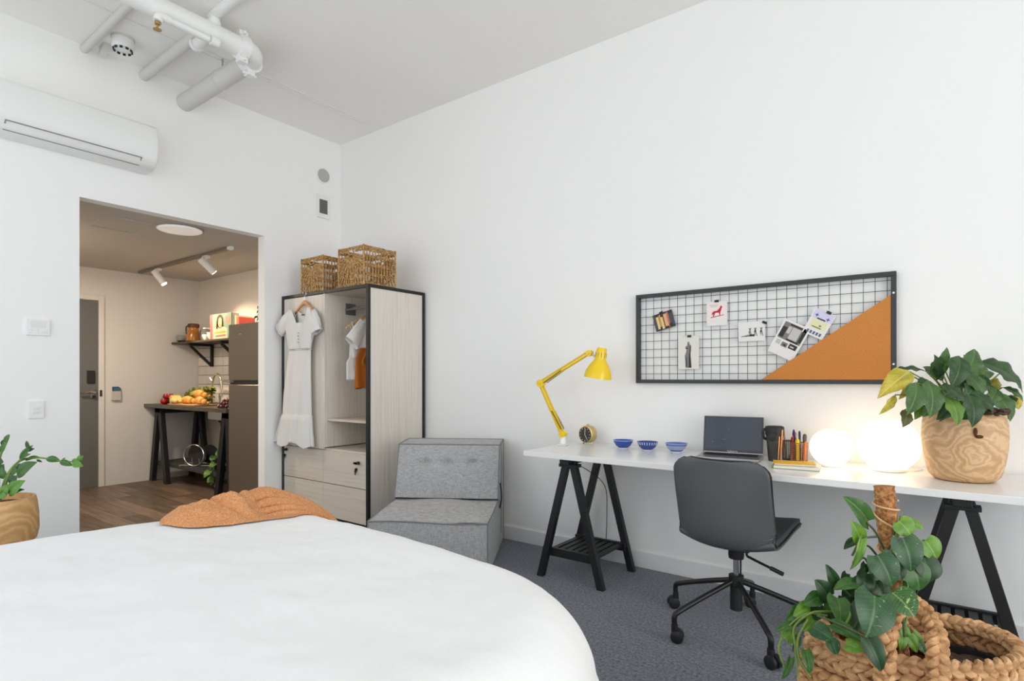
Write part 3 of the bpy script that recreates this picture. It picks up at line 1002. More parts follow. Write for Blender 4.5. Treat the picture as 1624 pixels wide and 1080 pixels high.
def duvet_pt(a, b):
    """cloth coordinates (a, b) in plan metres; the middle lies on top, the rest rolls over the rounded edge"""
    r = .20
    X0, X1, Y0, Y1 = 2.088, 3.798, BY0 + .12, -1.991
    rc = .337 + .118 * min(1, max(0, (a - X0 - .4) / (X1 - X0 - .8)))
    ix, iy = min(max(a, X0 + rc), X1 - rc), min(max(b, Y0 + rc), Y1 - rc)
    dx, dy = a - ix, b - iy
    dd = hypot(dx, dy)
    ztop = .614 + .044 * max(0, min(1, (Y1 - .1 - b) / 1.4))
    ztop -= .056 * max(0, min(1, (ix - (X0 + X1) / 2) / (X1 - X0) * 2)) ** 1.5 * max(0, min(1, 1 - (Y1 - b) / 1.2))
    ztop += .010 * noise.noise(Vector((a * 2.1, b * 2.3, 0))) + .005 * noise.noise(Vector((a * 6, b * 5, 3))) + .0025 * noise.noise(Vector((a * 17, b * 15, 7)))
    d = dd - rc
    if d <= 0:
        return (a, b, ztop)
    n = Vector((dx, dy)) / dd
    if d < r * pi / 2:
        o, dr_ = r * sin(d / r), r * (1 - cos(d / r))
    else:
        e = d - r * pi / 2
        o, dr_ = r + .33 * e, r + e * .95
    ang = atan2(dx, dy)
    per = ix + iy
    k = min(1, max(0, (d - .12) / .4))
    o += (.014 * sin(per * 15 + ang * 8) + .009 * sin(per * 29 + ang * 15 + 1.0)) * k
    z = max(.02 + .004 * sin(per * 9), ztop - dr_)
    return (ix + n.x * (rc + o), iy + n.y * (rc + o), z)
NA, NB = 150, 170
dv = MB().grid(lambda u, v: duvet_pt(BX0 - .48 + (BX1 - BX0 + .96) * u, BY0 + .12 + (BY1 - BY0 + .36) * v), NA, NB)
duv = dv.build("duvet", M_duvet, smooth=True, angle=180)
tag(duv, "plain white duvet draped over the whole bed", "duvet")

def duvet_z(x, y):
    return duvet_pt(x, y)[2]

# ------------------------------------------------------------------ tan throw in a heap on the far corner of the bed
def boucle(name, c0, c1):
    m = bpy.data.materials.new(name)
    m.use_nodes = True
    nt = m.node_tree
    b = nt.nodes["Principled BSDF"]
    b.inputs["Roughness"].default_value = 1
    b.inputs["Specular IOR Level"].default_value = .05
    b.inputs["Sheen Weight"].default_value = .08
    tc = nt.nodes.new("ShaderNodeTexCoord")
    n = nt.nodes.new("ShaderNodeTexNoise")
    n.inputs["Scale"].default_value = 190
    n.inputs["Detail"].default_value = 3
    nt.links.new(tc.outputs["Object"], n.inputs["Vector"])
    r = nt.nodes.new("ShaderNodeValToRGB")
    r.color_ramp.elements[0].position, r.color_ramp.elements[1].position = .35, .68
    r.color_ramp.elements[0].color, r.color_ramp.elements[1].color = (*c0, 1), (*c1, 1)
    nt.links.new(n.outputs["Fac"], r.inputs["Fac"])
    nt.links.new(r.outputs["Color"], b.inputs["Base Color"])
    bp = nt.nodes.new("ShaderNodeBump")
    bp.inputs["Strength"].default_value = .9
    bp.inputs["Distance"].default_value = .006
    nt.links.new(n.outputs["Fac"], bp.inputs["Height"])
    nt.links.new(bp.outputs["Normal"], b.inputs["Normal"])
    return m
M_throw = boucle("tan_boucle", srgb(194, 130, 82), srgb(230, 170, 120))
A_, B_ = Vector((2.13, -2.42)), Vector((2.41, -1.77))
axis_ = (B_ - A_)
TL = axis_.length
ax_ = axis_ / TL
nx_ = Vector((ax_.y, -ax_.x))          # towards the camera side
def throw_pt(u, v):
    s, t = u, v * 2 - 1
    near = .115 + .035 * sin(min(1, s * 1.9) * pi) - .045 * max(0, s - .45) + .010 * sin(s * 13)
    far = .085 + .06 * sin(s * pi) + .012 * sin(s * 11 + 1)
    taper = max(.55, min(1, (s + .09) / .20)) ** .8 * max(.18, min(1, (1.03 - s) / .34)) ** .8
    off = (t * near if t > 0 else t * far) * taper
    p = A_ + axis_ * s + nx_ * (off + .035 * sin(min(1, s * 1.6) * pi))
    edge = max(0.0, 1 - abs(t) ** 3.0)
    endf = (min(1, s / .09) ** .6) * (min(1, (1.0 - s) / .14) ** .7)
    # broad rounded flap on the left, a thin sheet under the folds on the right
    left = 1 / (1 + math.exp((s - .50 + .06 * t) * 30))
    flap = left * (.030 + .048 * math.exp(-((s - .34) / .20) ** 2 - ((t + .25) / .60) ** 2) + .016 * math.exp(-((s - .20) / .05) ** 2 - ((t - .25) / .4) ** 2)
                   + .016 * math.exp(-((s - .38 - .14 * t) / .035) ** 2) * (1 if t > -.2 else .4) - .022 * math.exp(-((s - .29 - .18 * t) / .03) ** 2))
    wr = .010 * noise.noise(Vector((s * 9, t * 3, 1))) + .006 * noise.noise(Vector((s * 22, t * 9, 5)))
    h = .008 + (flap + (.014 + wr) * (.15 + .85 * left)) * edge * max(.12, endf)
    z0 = duvet_z(p.x, p.y)
    if edge <= .02:
        h = .006
    return (p.x, p.y, z0 + max(.006, h))
th = MB().grid(throw_pt, 150, 80)
# folds of the same cloth, rolling over each other towards the right
def fold(path, rad, flat, seed):
    pts, rs = [], []
    P_ = smoothpath([(a, b_, c) for a, b_, c in path], 8)
    for i, q_ in enumerate(P_):
        k = i / (len(P_) - 1)
        s, t = q_.x, q_.y
        near = .115 + .035 * sin(min(1, s * 1.9) * pi) - .045 * max(0, s - .45)
        far = .085 + .06 * sin(s * pi)
        off = t * near if t > 0 else t * far
        off *= max(.18, min(1, (1.03 - s) / .34)) ** .8
        p = A_ + axis_ * s + nx_ * (off + .035 * sin(min(1, s * 1.6) * pi))
        r_ = rad * (.55 + .45 * sin(min(1, k * 1.5 + .18) * pi * .62)) * (1 - .45 * max(0, k - .6) / .4)
        r_ *= 1 + .10 * noise.noise(Vector((s * 8, seed, 0)))
        pts.append((p.x, p.y, duvet_z(p.x, p.y) + q_.z + r_ * flat * .62))
        rs.append(r_)
    N = len(pts)
    seg = 20
    vs = []
    for i in range(N):
        d_ = (Vector(pts[min(N - 1, i + 1)]) - Vector(pts[max(0, i - 1)])).normalized()
        sd = Vector((d_.y, -d_.x, 0)).normalized()
        for j in range(seg):
            a = 2 * pi * j / seg
            rr = rs[i] * (1 + .05 * noise.noise(Vector((i * .3, j * .8, seed))))
            vs.append(Vector(pts[i]) + sd * (rr * cos(a)) + Vector((0, 0, rr * flat * sin(a))))
    fs = [(i * seg + j, i * seg + (j + 1) % seg, (i + 1) * seg + (j + 1) % seg, (i + 1) * seg + j) for i in range(N - 1) for j in range(seg)]
    fs += [tuple(range(seg)), tuple((N - 1) * seg + j for j in range(seg))]
    th.add(vs, fs)
fold([(.38, -.50, .030), (.50, -.78, .052), (.60, -.84, .058), (.75, -.70, .040), (.90, -.58, .018), (1.0, -.45, -.004)], .034, .90, 1)
fold([(.34, -.15, .026), (.46, -.42, .046), (.58, -.48, .044), (.72, -.36, .028), (.86, -.24, .012), (.99, -.10, -.004)], .030, .95, 2)
fold([(.42, .0, .012), (.54, -.14, .026), (.68, -.08, .020), (.82, .04, .008), (.98, .24, -.006)], .026, .95, 3)
fold([(.44, .26, .004), (.56, .18, .008), (.70, .24, .006), (.86, .36, .0), (.97, .52, -.008)], .022, .95, 4)
fold([(.47, .62, -.004), (.60, .58, -.002), (.74, .62, -.004), (.90, .70, -.006)], .020, .8, 6)
fold([(.35, -.85, .016), (.425, -.66, .058), (.455, -.30, .044), (.445, .05, .012), (.43, .3, .0)], .026, 1.0, 5)
tho = th.build("throw_blanket", M_throw, smooth=True, angle=180, solid=.0)
tag(tho, "crumpled tan boucle throw blanket on the far corner of the bed", "blanket")

# ================================================================== grey armchair
def fabric(name, c0, c1, scale=260):
    m = bpy.data.materials.new(name)
    m.use_nodes = True
    nt = m.node_tree
    b = nt.nodes["Principled BSDF"]
    b.inputs["Roughness"].default_value = .95
    b.inputs["Specular IOR Level"].default_value = .1
    b.inputs["Sheen Weight"].default_value = .15
    tc = nt.nodes.new("ShaderNodeTexCoord")
    outs = []
    for st in ((1, 1, .12), (.12, .12, 1)):
        mp = nt.nodes.new("ShaderNodeMapping")
        mp.inputs["Scale"].default_value = st
        n = nt.nodes.new("ShaderNodeTexNoise")
        n.inputs["Scale"].default_value = scale
        n.inputs["Detail"].default_value = 2
        nt.links.new(tc.outputs["Object"], mp.inputs["Vector"])
        nt.links.new(mp.outputs["Vector"], n.inputs["Vector"])
        outs.append(n.outputs["Fac"])
    a = nt.nodes.new("ShaderNodeMath"); a.operation = 'ADD'
    nt.links.new(outs[0], a.inputs[0]); nt.links.new(outs[1], a.inputs[1])
    h = nt.nodes.new("ShaderNodeMath"); h.operation = 'MULTIPLY'; h.inputs[1].default_value = .5
    nt.links.new(a.outputs[0], h.inputs[0])
    r = nt.nodes.new("ShaderNodeValToRGB")
    r.color_ramp.elements[0].position, r.color_ramp.elements[1].position = .36, .64
    r.color_ramp.elements[0].color, r.color_ramp.elements[1].color = (*c0, 1), (*c1, 1)
    nt.links.new(h.outputs[0], r.inputs["Fac"])
    nt.links.new(r.outputs["Color"], b.inputs["Base Color"])
    bp = nt.nodes.new("ShaderNodeBump")
    bp.inputs["Strength"].default_value = .35
    bp.inputs["Distance"].default_value = .002
    nt.links.new(h.outputs[0], bp.inputs["Height"])
    nt.links.new(bp.outputs["Normal"], b.inputs["Normal"])
    return m
M_grey = fabric("grey_weave", srgb(142, 142, 144), srgb(182, 181, 181))
M_pipe = mat("grey_piping", srgb(124, 124, 126), .95)
# local frame: x to the chair's own right seen from the front (image right), y = back, z up; front right corner fixed
ARM_ROT = atan2(.53, .85)
AW, AD = .715, .925
fr_c = Vector((2.50, -.825))
lat = Vector((.85, .53)).normalized()
bk = Vector((-lat.y, lat.x))
org = fr_c - lat * AW
arm = thing("armchair", "low grey fabric slipper chair between wardrobe and desk", "armchair", (org.x, org.y, 0), ARM_ROT)
SZ = .352
# seat block, slightly sagging top
def seat_top(u, v):
    x, y = u * AW, v * .60
    z = SZ + .022 * sin(u * pi) * sin(v * pi) - .012 * sin(v * pi * .5) + .005 * sin(u * 9 + v * 4)
    z += .03 * v
    return (x, y, z)
b = MB().grid(seat_top, 24, 20)
b.build("seat_cushion_top", M_grey, arm, smooth=True, angle=180)
q = MB()
q.add([(0, 0, .03), (AW, 0, .03), (AW, .60, .03), (0, .60, .03)], [(0, 1, 2, 3)])
q.grid(lambda u, v: (u * AW, 0 - .010 * sin(u * pi) * sin(v * pi), .03 + v * (SZ - .03)), 16, 6)
q.grid(lambda u, v: (AW + .006 * sin(u * pi) * sin(v * pi), u * .60, .03 + v * (seat_top(1, u)[2] - .03)), 10, 6)
q.grid(lambda u, v: (-.006 * sin(u * pi) * sin(v * pi), u * .60, .03 + v * (seat_top(0, u)[2] - .03)), 10, 6)
q.build("seat_base", M_grey, arm, smooth=True, angle=60)
# backrest: reclined front face, flat top
def back_front(u, v):
    y0 = .545 + .115 * v
    z = SZ + .03 + v * (.735 - SZ - .03)
    puff = .036 * sin(u * pi) ** .6 * sin(min(1, v * 1.02) * pi) ** .8 if 0 < u < 1 and 0 < v < 1 else 0
    for bx in (.27, .5, .745):
        puff -= .034 * math.exp(-(((u - bx) / .045) ** 2 + ((v - .66) / .07) ** 2))
    puff -= .010 * math.exp(-((v - .66) / .03) ** 2) * max(0, min(1, (u - .12) / .1, (.90 - u) / .1))
    return (u * AW, y0 - puff, z)
q = MB().grid(back_front, 48, 28)
q.build("backrest_cushion", M_grey, arm, smooth=True, angle=180)
q = MB()
q.grid(lambda u, v: (u * AW, .66 + v * (AD - .66), .735 + .012 * v + .006 * sin(u * pi) * sin(v * pi)), 12, 6)
for s in (0, 1):
    x = s * AW
    poly = [(.545, SZ + .03), (.66, .735), (AD, .747), (AD, .02), (.55, .02)]
    q.add([(x, a, b_) for a, b_ in poly], [(0, 1, 2, 3, 4)])
q.add([(0, AD, .02), (AW, AD, .02), (AW, AD, .747), (0, AD, .747)], [(0, 1, 2, 3)])
q.build("backrest_shell", M_grey, arm)
pipes_ = [[(0, 0, SZ), (AW, 0, SZ)], [(0, 0, .03), (0, 0, SZ)], [(AW, 0, .03), (AW, 0, SZ)],
          [seat_top(1, k / 10) for k in range(11)], [seat_top(0, k / 10) for k in range(11)],
          [(0, .66, .735), (AW, .66, .735)], [(AW, .545, SZ + .03), (AW, .66, .735), (AW, AD, .747)], [(0, .545, SZ + .03), (0, .66, .735), (0, AD, .747)],
          [(0, AD, .747), (AW, AD, .747)], [(AW, AD, .02), (AW, AD, .747)], [(AW, .745, .10), (AW, .745, .742)]]
for p in pipes_:
    if len(p) == 2 and p[0][1] == 0 and p[1][2] == SZ and p[0][2] == SZ:
        p = [(AW * k / 16, 0 - .002, SZ + .008 * sin(k / 16 * 6.5) * .6) for k in range(17)]
    MB().tube(p, .0045, 6).build("piping", M_pipe, arm, smooth=True)
for bx in (.27, .5, .745):
    c = back_front(bx, .66)
    MB().sphere((c[0], c[1] + .002, c[2]), .009, 10, 6).build("tuft_button", M_pipe, arm, smooth=True)
MB().tube(smoothpath([(AW + .004, .66, .47), (AW + .012, .655, .42), (AW + .014, .65, .36), (AW + .004, .64, .30)], 5), .012, 8, flat=.4).build("side_strap", M_bplast, arm, smooth=True)
for x in (.06, AW - .06):
    for y in (.06, AD - .06):
        MB().box(x - .02, x + .02, y - .02, y + .02, 0, .03).build("foot", M_bplast, arm)

# ================================================================== desk
DZT = .77
M_desk = mat("white_laminate", (.80, .80, .79), .28, coat=.15)
dt = MB().box(2.63, 5.06, -.65, -.016, DZT - .03, DZT).build("writing_desk", M_desk, bevel=.0025)
tag(dt, "long glossy white desk top along the right wall", "desk")
TZ = DZT - .0305
def trestle(label, cx):
    t = thing("trestle", label, "trestle", (cx, 0, 0), group="black trestles under the desk")
    yf, yb = -.51, -.11
    for y in (yf, yb):
        MB().hbar((-.205, y, 0), (-.018, y, TZ - .02), .042, .036).build("leg", M_black, t, bevel=.002)
        MB().hbar((.205, y, 0), (.018, y, TZ - .02), .042, .036).build("leg", M_black, t, bevel=.002)
    MB().box(-.03, .03, -.58, -.045, TZ - .04, TZ).build("top_beam", M_black, t, bevel=.003)
    for y in (yf, yb):
        MB().box(-.06, .06, y - .03, y + .03, TZ - .06, TZ - .041).build("gusset", M_black, t, bevel=.002)
    sz = .155
    hw = .205 - (.187) * sz / (TZ - .02)
    for y in (yf + .03, yb - .03):
        MB().box(-hw - .012, hw + .012, y - .012, y + .012, sz - .028, sz + .022).build("shelf_rail", M_black, t, bevel=.002)
    for k in range(7):
        x = -hw + .022 + (2 * hw - .044) * k / 6
        MB().box(x - .017, x + .017, yf + .042, yb - .042, sz, sz + .014).build("slat", M_black, t, bevel=.0015)
    return t
trestle("black wooden trestle with slatted shelf under the desk's left end", 2.868)
trestle("black wooden trestle with slatted shelf under the desk's right end", 4.675)
cord = MB().tube(smoothpath([(2.70, -.36, .738), (2.74, -.34, .69), (2.80, -.20, .62), (2.86, -.06, .50), (2.86, -.03, .30), (2.85, -.03, .06)], 6), .0025, 6).build("lamp_cord", M_bplast, smooth=True)
tag(cord, "thin dark lamp cord hanging below the desk's left end", "cord")

# ================================================================== swivel chair
M_vinyl = mat("charcoal_vinyl", srgb(86, 88, 91), .42, bump=(420, .12, .0006), spec=.4)
M_vind = mat("charcoal_vinyl_inner", srgb(70, 71, 74), .5, bump=(420, .12, .0006))
OC = Vector((3.83, -.585, 0))
oc = thing("office_chair", "charcoal swivel chair on five black casters at the desk", "chair", OC, radians(-4))
# shell: profile from the seat front over the bend up the back
prof = [(.36, .462), (.30, .474), (.18, .468), (.06, .452), (-.06, .438), (-.13, .436), (-.175, .452), (-.20, .49), (-.21, .54), (-.215, .61), (-.22, .69), (-.225, .77), (-.232, .835)]
pp_ = smoothpath([(0, a, b_) for a, b_ in prof], 4)
NP = len(pp_)
def shell(u, v, o=0.0):
    i = u * (NP - 1)
    k = min(NP - 2, int(i))
    p = pp_[k].lerp(pp_[k + 1], i - k)
    tan = (pp_[k + 1] - pp_[k]).normalized()
    nrm = Vector((0, -tan.z, tan.y))     # towards the back / underside
    s = v * 2 - 1
    hw = .215
    if u < .42:
        hw = .205 + .02 * u
    # rounded corners at both ends
    e0, e1 = u * 1.0, 1 - u
    L0 = e0 * 1.05
    L1 = e1 * 1.05
    rc = .085
    for Ld in (L0, L1):
        if Ld < rc:
            hw -= rc - sqrt(max(0, rc * rc - (rc - Ld) ** 2))
    # sides wrap forward around the bend
    wrap = .055 * math.exp(-((u - .62) / .22) ** 2) * abs(s) ** 2.4 + .02 * abs(s) ** 2 * (1 if u > .5 else .6)
    x = s * hw
    q_ = p + Vector((x, 0, 0)) - nrm * (wrap - o)
    return (q_.x, q_.y, q_.z)
MB().grid(lambda u, v: shell(u, v, .014), 130, 32).build("outer_shell", M_vinyl, oc, smooth=True, angle=180, solid=.010)
MB().grid(lambda u, v: shell(u * .985 + .008, v * .98 + .01, -.006), 130, 32).build("seat_upholstery", M_vind, oc, smooth=True, angle=180, solid=.028)
rim = [shell(k / 40, 0, .004) for k in range(41)] + [shell(1, k / 12, .004) for k in range(1, 13)] + [shell(1 - k / 40, 1, .004) for k in range(1, 41)] + [shell(0, 1 - k / 12, .004) for k in range(1, 12)]
MB().tube(rim, .005, 6, closed=True).build("edge_piping", M_bplast, oc, smooth=True)
MB().box(-.09, .09, -.10, .12, .405, .432).build("seat_plate", M_bplast, oc, bevel=.006)
MB().lathe([(.034, .345), (.036, .36), (.036, .41)], (0, 0, 0), 18).build("seat_collar", M_bplast, oc, smooth=True)
MB().lathe([(.014, .24), (.014, .36)], (0, 0, 0), 16).build("gas_piston", M_chrome, oc, smooth=True)
MB().tube([(.022, -.004, .25), (.022, -.004, .36)], .0045, 8).build("piston_rod", M_bplast, oc)
MB().lathe([(.025, .10), (.028, .102), (.028, .215), (.034, .22), (.034, .265), (.025, .268)], (0, 0, 0), 18).build("column", M_bplast, oc, smooth=True)
MB().tube(smoothpath([(.055, -.02, .405), (.058, -.025, .375), (.085, -.03, .365), (.22, -.06, .335)], 5), .006, 8).build("height_lever", M_blackm, oc, smooth=True)
MB().tube([(.17, -.049, .346), (.225, -.061, .334)], .010, 8).build("lever_grip", M_bplast, oc, smooth=True)
for k in range(5):
    a = radians(92 + 4 + 72 * k)
    d = Vector((cos(a), sin(a), 0))
    R_ = .345
    leg = MB().tube(smoothpath([d * .028 + Vector((0, 0, .235)), d * .18 + Vector((0, 0, .185)), d * (R_ - .03) + Vector((0, 0, .135)), d * R_ + Vector((0, 0, .115)), d * R_ + Vector((0, 0, .07))], 5), .0125, 10)
    lo = leg.build("base_leg", M_blackm, oc, smooth=True)
    ca = a + (1.9, .9, 2.4, .4, 2.0)[k]
    w = Vector((cos(ca), sin(ca), 0))
    side = Vector((-w.y, w.x, 0))
    c = d * R_ + w * .012
    cq = MB().tube([d * R_ + Vector((0, 0, .045)), d * R_ + Vector((0, 0, .078))], .015, 10)
    cb = cq.build("caster", M_bplast, lo, smooth=True)
    wq = MB()
    for s in (-1, 1):
        p0 = c + side * (s * .006) + Vector((0, 0, .0285))
        p1 = c + side * (s * .026) + Vector((0, 0, .0285))
        wq.tube([p0, p0.lerp(p1, .15), p0.lerp(p1, .85), p1], [.024, .0285, .0285, .024], 20)
    wq2 = wq.build("wheel", M_bplast, lo, smooth=True)
# ================================================================== things on the desk
Z0 = DZT + .0005
# ---- yellow desk lamp
M_yel = mat("yellow_enamel", srgb(238, 202, 22), .28, coat=.3)
M_spring = mat("spring_steel", srgb(120, 104, 52), .4, metal=.8)
LY = -.264
lp = thing("desk_lamp", "yellow jointed desk lamp clamped at the desk's left end", "lamp", (2.668, LY, Z0))
q = MB().box(2.64, 2.70, LY - .03, LY + .03, Z0, Z0 + .008).lathe([(.022, .008), (.016, .04), (.016, .065)], (2.668, LY, Z0), 16)
q.box(2.652, 2.684, LY - .016, LY + .016, Z0 + .008, Z0 + .035)
q.build("clamp_base", M_white, lp, bevel=.004, world=True)
P0, P1, P2 = Vector((2.668, LY, .842)), Vector((2.498, LY, 1.167)), Vector((2.862, LY, 1.357))
def twin_arm(a, b_, name):
    q = MB()
    for s in (-1, 1):
        o = Vector((0, s * .013, 0))
        q.bar(a + o, b_ + o, .005, .013)
    d = (b_ - a).normalized()
    n = Vector((-d.z, 0, d.x))
    q.bar(a + n * .016, b_ + n * .016, .018, .006)
    return q.build(name, M_yel, lp, bevel=.0012, world=True)
twin_arm(P0, P1, "lower_arm")
twin_arm(P1, P2, "upper_arm")
for (a, b_) in ((P0, P1), (P1, P2)):
    d = (b_ - a).normalized()
    n = Vector((-d.z, 0, d.x))
    m0 = a + d * .03 + n * -.012
    m1 = a + (b_ - a) * .45 + n * -.002
    for s in (-1, 1):
        pts = [m0.lerp(m1, k / 60) + Vector((0, s * .018, 0)) + n * (.0035 * sin(k * 1.6)) + Vector((0, .0035 * cos(k * 1.6), 0)) for k in range(61)]
        MB().tube(pts, .0022, 5).build("spring", M_spring, lp, smooth=True, world=True)
for p, r_ in ((P0, .022), (P1, .026), (P2, .02)):
    q = MB().lathe([(r_, -.018), (r_, .018)], p, 18, axis='y')
    q.tube([p + Vector((0, -.026, 0)), p + Vector((0, .026, 0))], .008, 8)
    q.build("joint", M_yel, lp, smooth=True, world=True)
# shade on its neck, opening downwards and slightly to the left
S0, S1 = Vector((2.948, LY, 1.388)), Vector((2.918, LY, 1.205))
ax = (S1 - S0).normalized()
MB().tube([P2, P2 + Vector((.03, 0, -.012)), S0 + ax * .075 - Vector((.035, 0, 0))], .005, 8).build("neck_rod", M_chrome, lp, smooth=True, world=True)
def revolve(prof, base, axis_, seg, sy=1.0):
    z = axis_.normalized()
    x = Vector((0, 1, 0))
    y = z.cross(x)
    q = MB()
    vs, fs = [], []
    for (r_, h_) in prof:
        for k in range(seg):
            a = 2 * pi * k / seg
            vs.append(base + z * h_ + x * (r_ * cos(a)) + y * (r_ * sin(a)))
    for i in range(len(prof) - 1):
        for k in range(seg):
            k2 = (k + 1) % seg
            fs.append((i * seg + k, i * seg + k2, (i + 1) * seg + k2, (i + 1) * seg + k))
    return q.add(vs, fs)
shade = revolve([(.004, 0), (.024, 0.0), (.031, .008), (.033, .03), (.034, .07), (.042, .085), (.064, .115), (.080, .15), (.086, .188), (.083, .188), (.076, .15), (.058, .115), (.03, .09)], S0, ax, 36)
sh_o = shade.build("lamp_shade", M_yel, lp, smooth=True, world=True, angle=50)
for k in range(10):
    a = 2 * pi * k / 10
    c = S0 + ax * .045 + Vector((0, cos(a), 0)) * .0335 + ax.cross(Vector((0, 1, 0))) * (sin(a) * .0335)
    MB().bar(c - ax * .014, c + ax * .014, .004, .003).build("vent_slot", mat("yellow_dark", srgb(176, 146, 14), .4), sh_o, world=True)
MB().sphere(S0 + ax * .13, .028, 14, 10).build("bulb", M_white, lp, smooth=True, world=True)
revolve([(.02, -.006), (.024, 0.001), (.0, -.006)], S0, ax, 20).build("shade_cap", M_white, lp, smooth=True, world=True)

# ---- alarm clock
M_gold = mat("gold_metal", (.62, .47, .20), .3, metal=1.0)
ck = thing("alarm_clock", "small round gold alarm clock with dark face on the desk", "clock", (2.772, -.125, Z0), radians(-9))
R_ = .056
zc = .066
MB().lathe([(R_ - .006, -.028), (R_, -.024), (R_, .024), (R_ - .007, .028)], (0, 0, zc), 36, axis='y').build("case", M_gold, ck, smooth=True)
MB().lathe([(R_ - .007, .0285), (R_ - .009, .0305)], (0, 0, zc), 36, axis='y').build("dial", mat("clock_face", srgb(58, 54, 50), .4), ck)
dial_y = -.0312
for k in range(12):
    a = 2 * pi * k / 12
    MB().bar((sin(a) * .037, dial_y, zc + cos(a) * .037), (sin(a) * .043, dial_y, zc + cos(a) * .043), .002, .003, up=(0, 1, 0)).build("hour_mark", M_white, ck)
MB().bar((0, dial_y - .001, zc), (.016, dial_y - .001, zc - .028), .0012, .003, up=(0, 1, 0)).build("hour_hand", M_white, ck)
MB().bar((0, dial_y - .001, zc), (.003, dial_y - .001, zc + .036), .0012, .003, up=(0, 1, 0)).build("minute_hand", M_white, ck)
for s in (-1, 1):
    MB().tube([(s * .028, 0, zc - .05), (s * .038, 0, .0)], .005, 8).build("foot", M_gold, ck)
MB().lathe([(.008, 0), (.008, .01)], (0, 0, zc + R_), 10).build("snooze_button", M_gold, ck)

# ---- three blue bowls
M_blue = [mat("cobalt_glaze", srgb(38, 76, 160), .12, coat=.5), mat("indigo_glaze", srgb(44, 66, 140), .12, coat=.5), mat("slate_blue_glaze", srgb(92, 112, 172), .15, coat=.5)]
def bowl(label, x, y, R, m, kind):
    t = thing("bowl", label, "bowl", (x, y, Z0), group="blue bowls on the desk")
    H = R * .82
    prof = [(R * .42, 0), (R * .44, .004), (R * .50, .006), (R * .74, H * .35), (R * .92, H * .72), (R, H), (R * .96, H), (R * .86, H * .70), (R * .66, H * .34), (R * .38, .012), (.001, .010)]
    MB().lathe(prof, (0, 0, 0), 40, cap=False).build("body", m, t, smooth=True, angle=60)
    MB().lathe([(R * .46, 0), (R * .46, .005)], (0, 0, 0), 28).build("foot_ring", M_white, t, smooth=True)
    MW = mat("bowl_white", (.72, .76, .86), .2)
    if kind == 1:
        for k in range(26):
            a = 2 * pi * k / 26
            p0 = Vector((R * 1.005 * cos(a), R * 1.005 * sin(a), H * .97))
            p1 = Vector((R * .93 * cos(a), R * .93 * sin(a), H * .70))
            MB().bar(p0, p1, .0035, .0015, up=(cos(a), sin(a), 0)).build("painted_stroke", MW, t)
    else:
        for zz, rr in (((.78, .945),) if kind == 0 else ((.55, .83), (.40, .765), (.7, .91))):
            MB().tube([(R * rr * 1.012 * cos(a), R * rr * 1.012 * sin(a), H * zz) for a in [2 * pi * k / 40 for k in range(40)]], .0012, 5, closed=True).build("painted_line", M_blue[1] if kind == 0 else MW, t, smooth=True)
        MB().tube([(R * .985 * cos(a), R * .985 * sin(a), H) for a in [2 * pi * k / 40 for k in range(40)]], .0022, 6, closed=True).build("rim", mat("rim_blue", srgb(150, 170, 214), .15), t, smooth=True)
bowl("plain cobalt blue bowl, nearest the alarm clock on the desk", 3.052, -.185, .061, M_blue[0], 0)
bowl("blue bowl with white painted strokes, middle of the three on the desk", 3.21, -.185, .063, M_blue[1], 1)
bowl("slate blue bowl with fine white lines, nearest the laptop", 3.38, -.168, .063, M_blue[2], 2)

# ---- laptop
lt = thing("laptop", "open laptop with dark screen on the white desk", "laptop", (3.70, -.235, Z0), radians(8))
M_alu = mat("laptop_aluminium", (.42, .40, .41), .35, metal=.9)
M_lscreen = mat("laptop_screen", srgb(26, 38, 58), .12, spec=.6)
MB().box(-.158, .158, -.11, .11, 0, .013).build("base", M_alu, lt, bevel=.004)
MB().box(-.138, .138, -.01, .09, .0131, .0145).build("keyboard", M_bplast, lt, bevel=.001)
MB().box(-.05, .05, -.10, -.025, .0131, .0138).build("trackpad", M_alu, lt)
lid_a = radians(12)
ML = Matrix.Translation((0, .108, .012)) @ Matrix.Rotation(-lid_a, 4, 'X')
lid = MB().box(-.158, .158, 0, .008, 0, .208).xform(ML).build("lid", M_alu, lt, bevel=.003)
MB().box(-.156, .156, -.0012, -.0002, .006, .206).xform(ML).build("bezel", mat("bezel_black", (.012, .012, .014), .2), lid)
MB().box(-.148, .148, -.002, -.0013, .020, .200).xform(ML).build("screen", M_lscreen, lid)
tx = bpy.data.curves.new("screen_lettering", 'FONT')
tx.body = "MacBook Pro"
tx.size = .010
tx.align_x = 'CENTER'
tx.extrude = .0001
tmp = bpy.data.objects.new("lettering_curve", tx)
COL.objects.link(tmp)
bpy.context.view_layer.update()
lme = bpy.data.meshes.new_from_object(tmp.evaluated_get(bpy.context.evaluated_depsgraph_get()))
bpy.data.objects.remove(tmp)
to = bpy.data.objects.new("bezel_lettering", lme)
COL.objects.link(to)
lme.materials.clear()
lme.materials.append(M_white)
to.parent = lid
to.matrix_basis = ML @ Matrix.Translation((0, -.0016, .009)) @ Matrix.Rotation(radians(90), 4, 'X')
for (x, z, w) in ((-.03, .132, .012), (-.055, .075, .02), (-.11, .06, .006)):
    MB().box(x, x + w, -.0023, -.0021, z, z + .004).xform(ML).build("screen_icon", mat("screen_text", srgb(70, 84, 104), .3), lid)

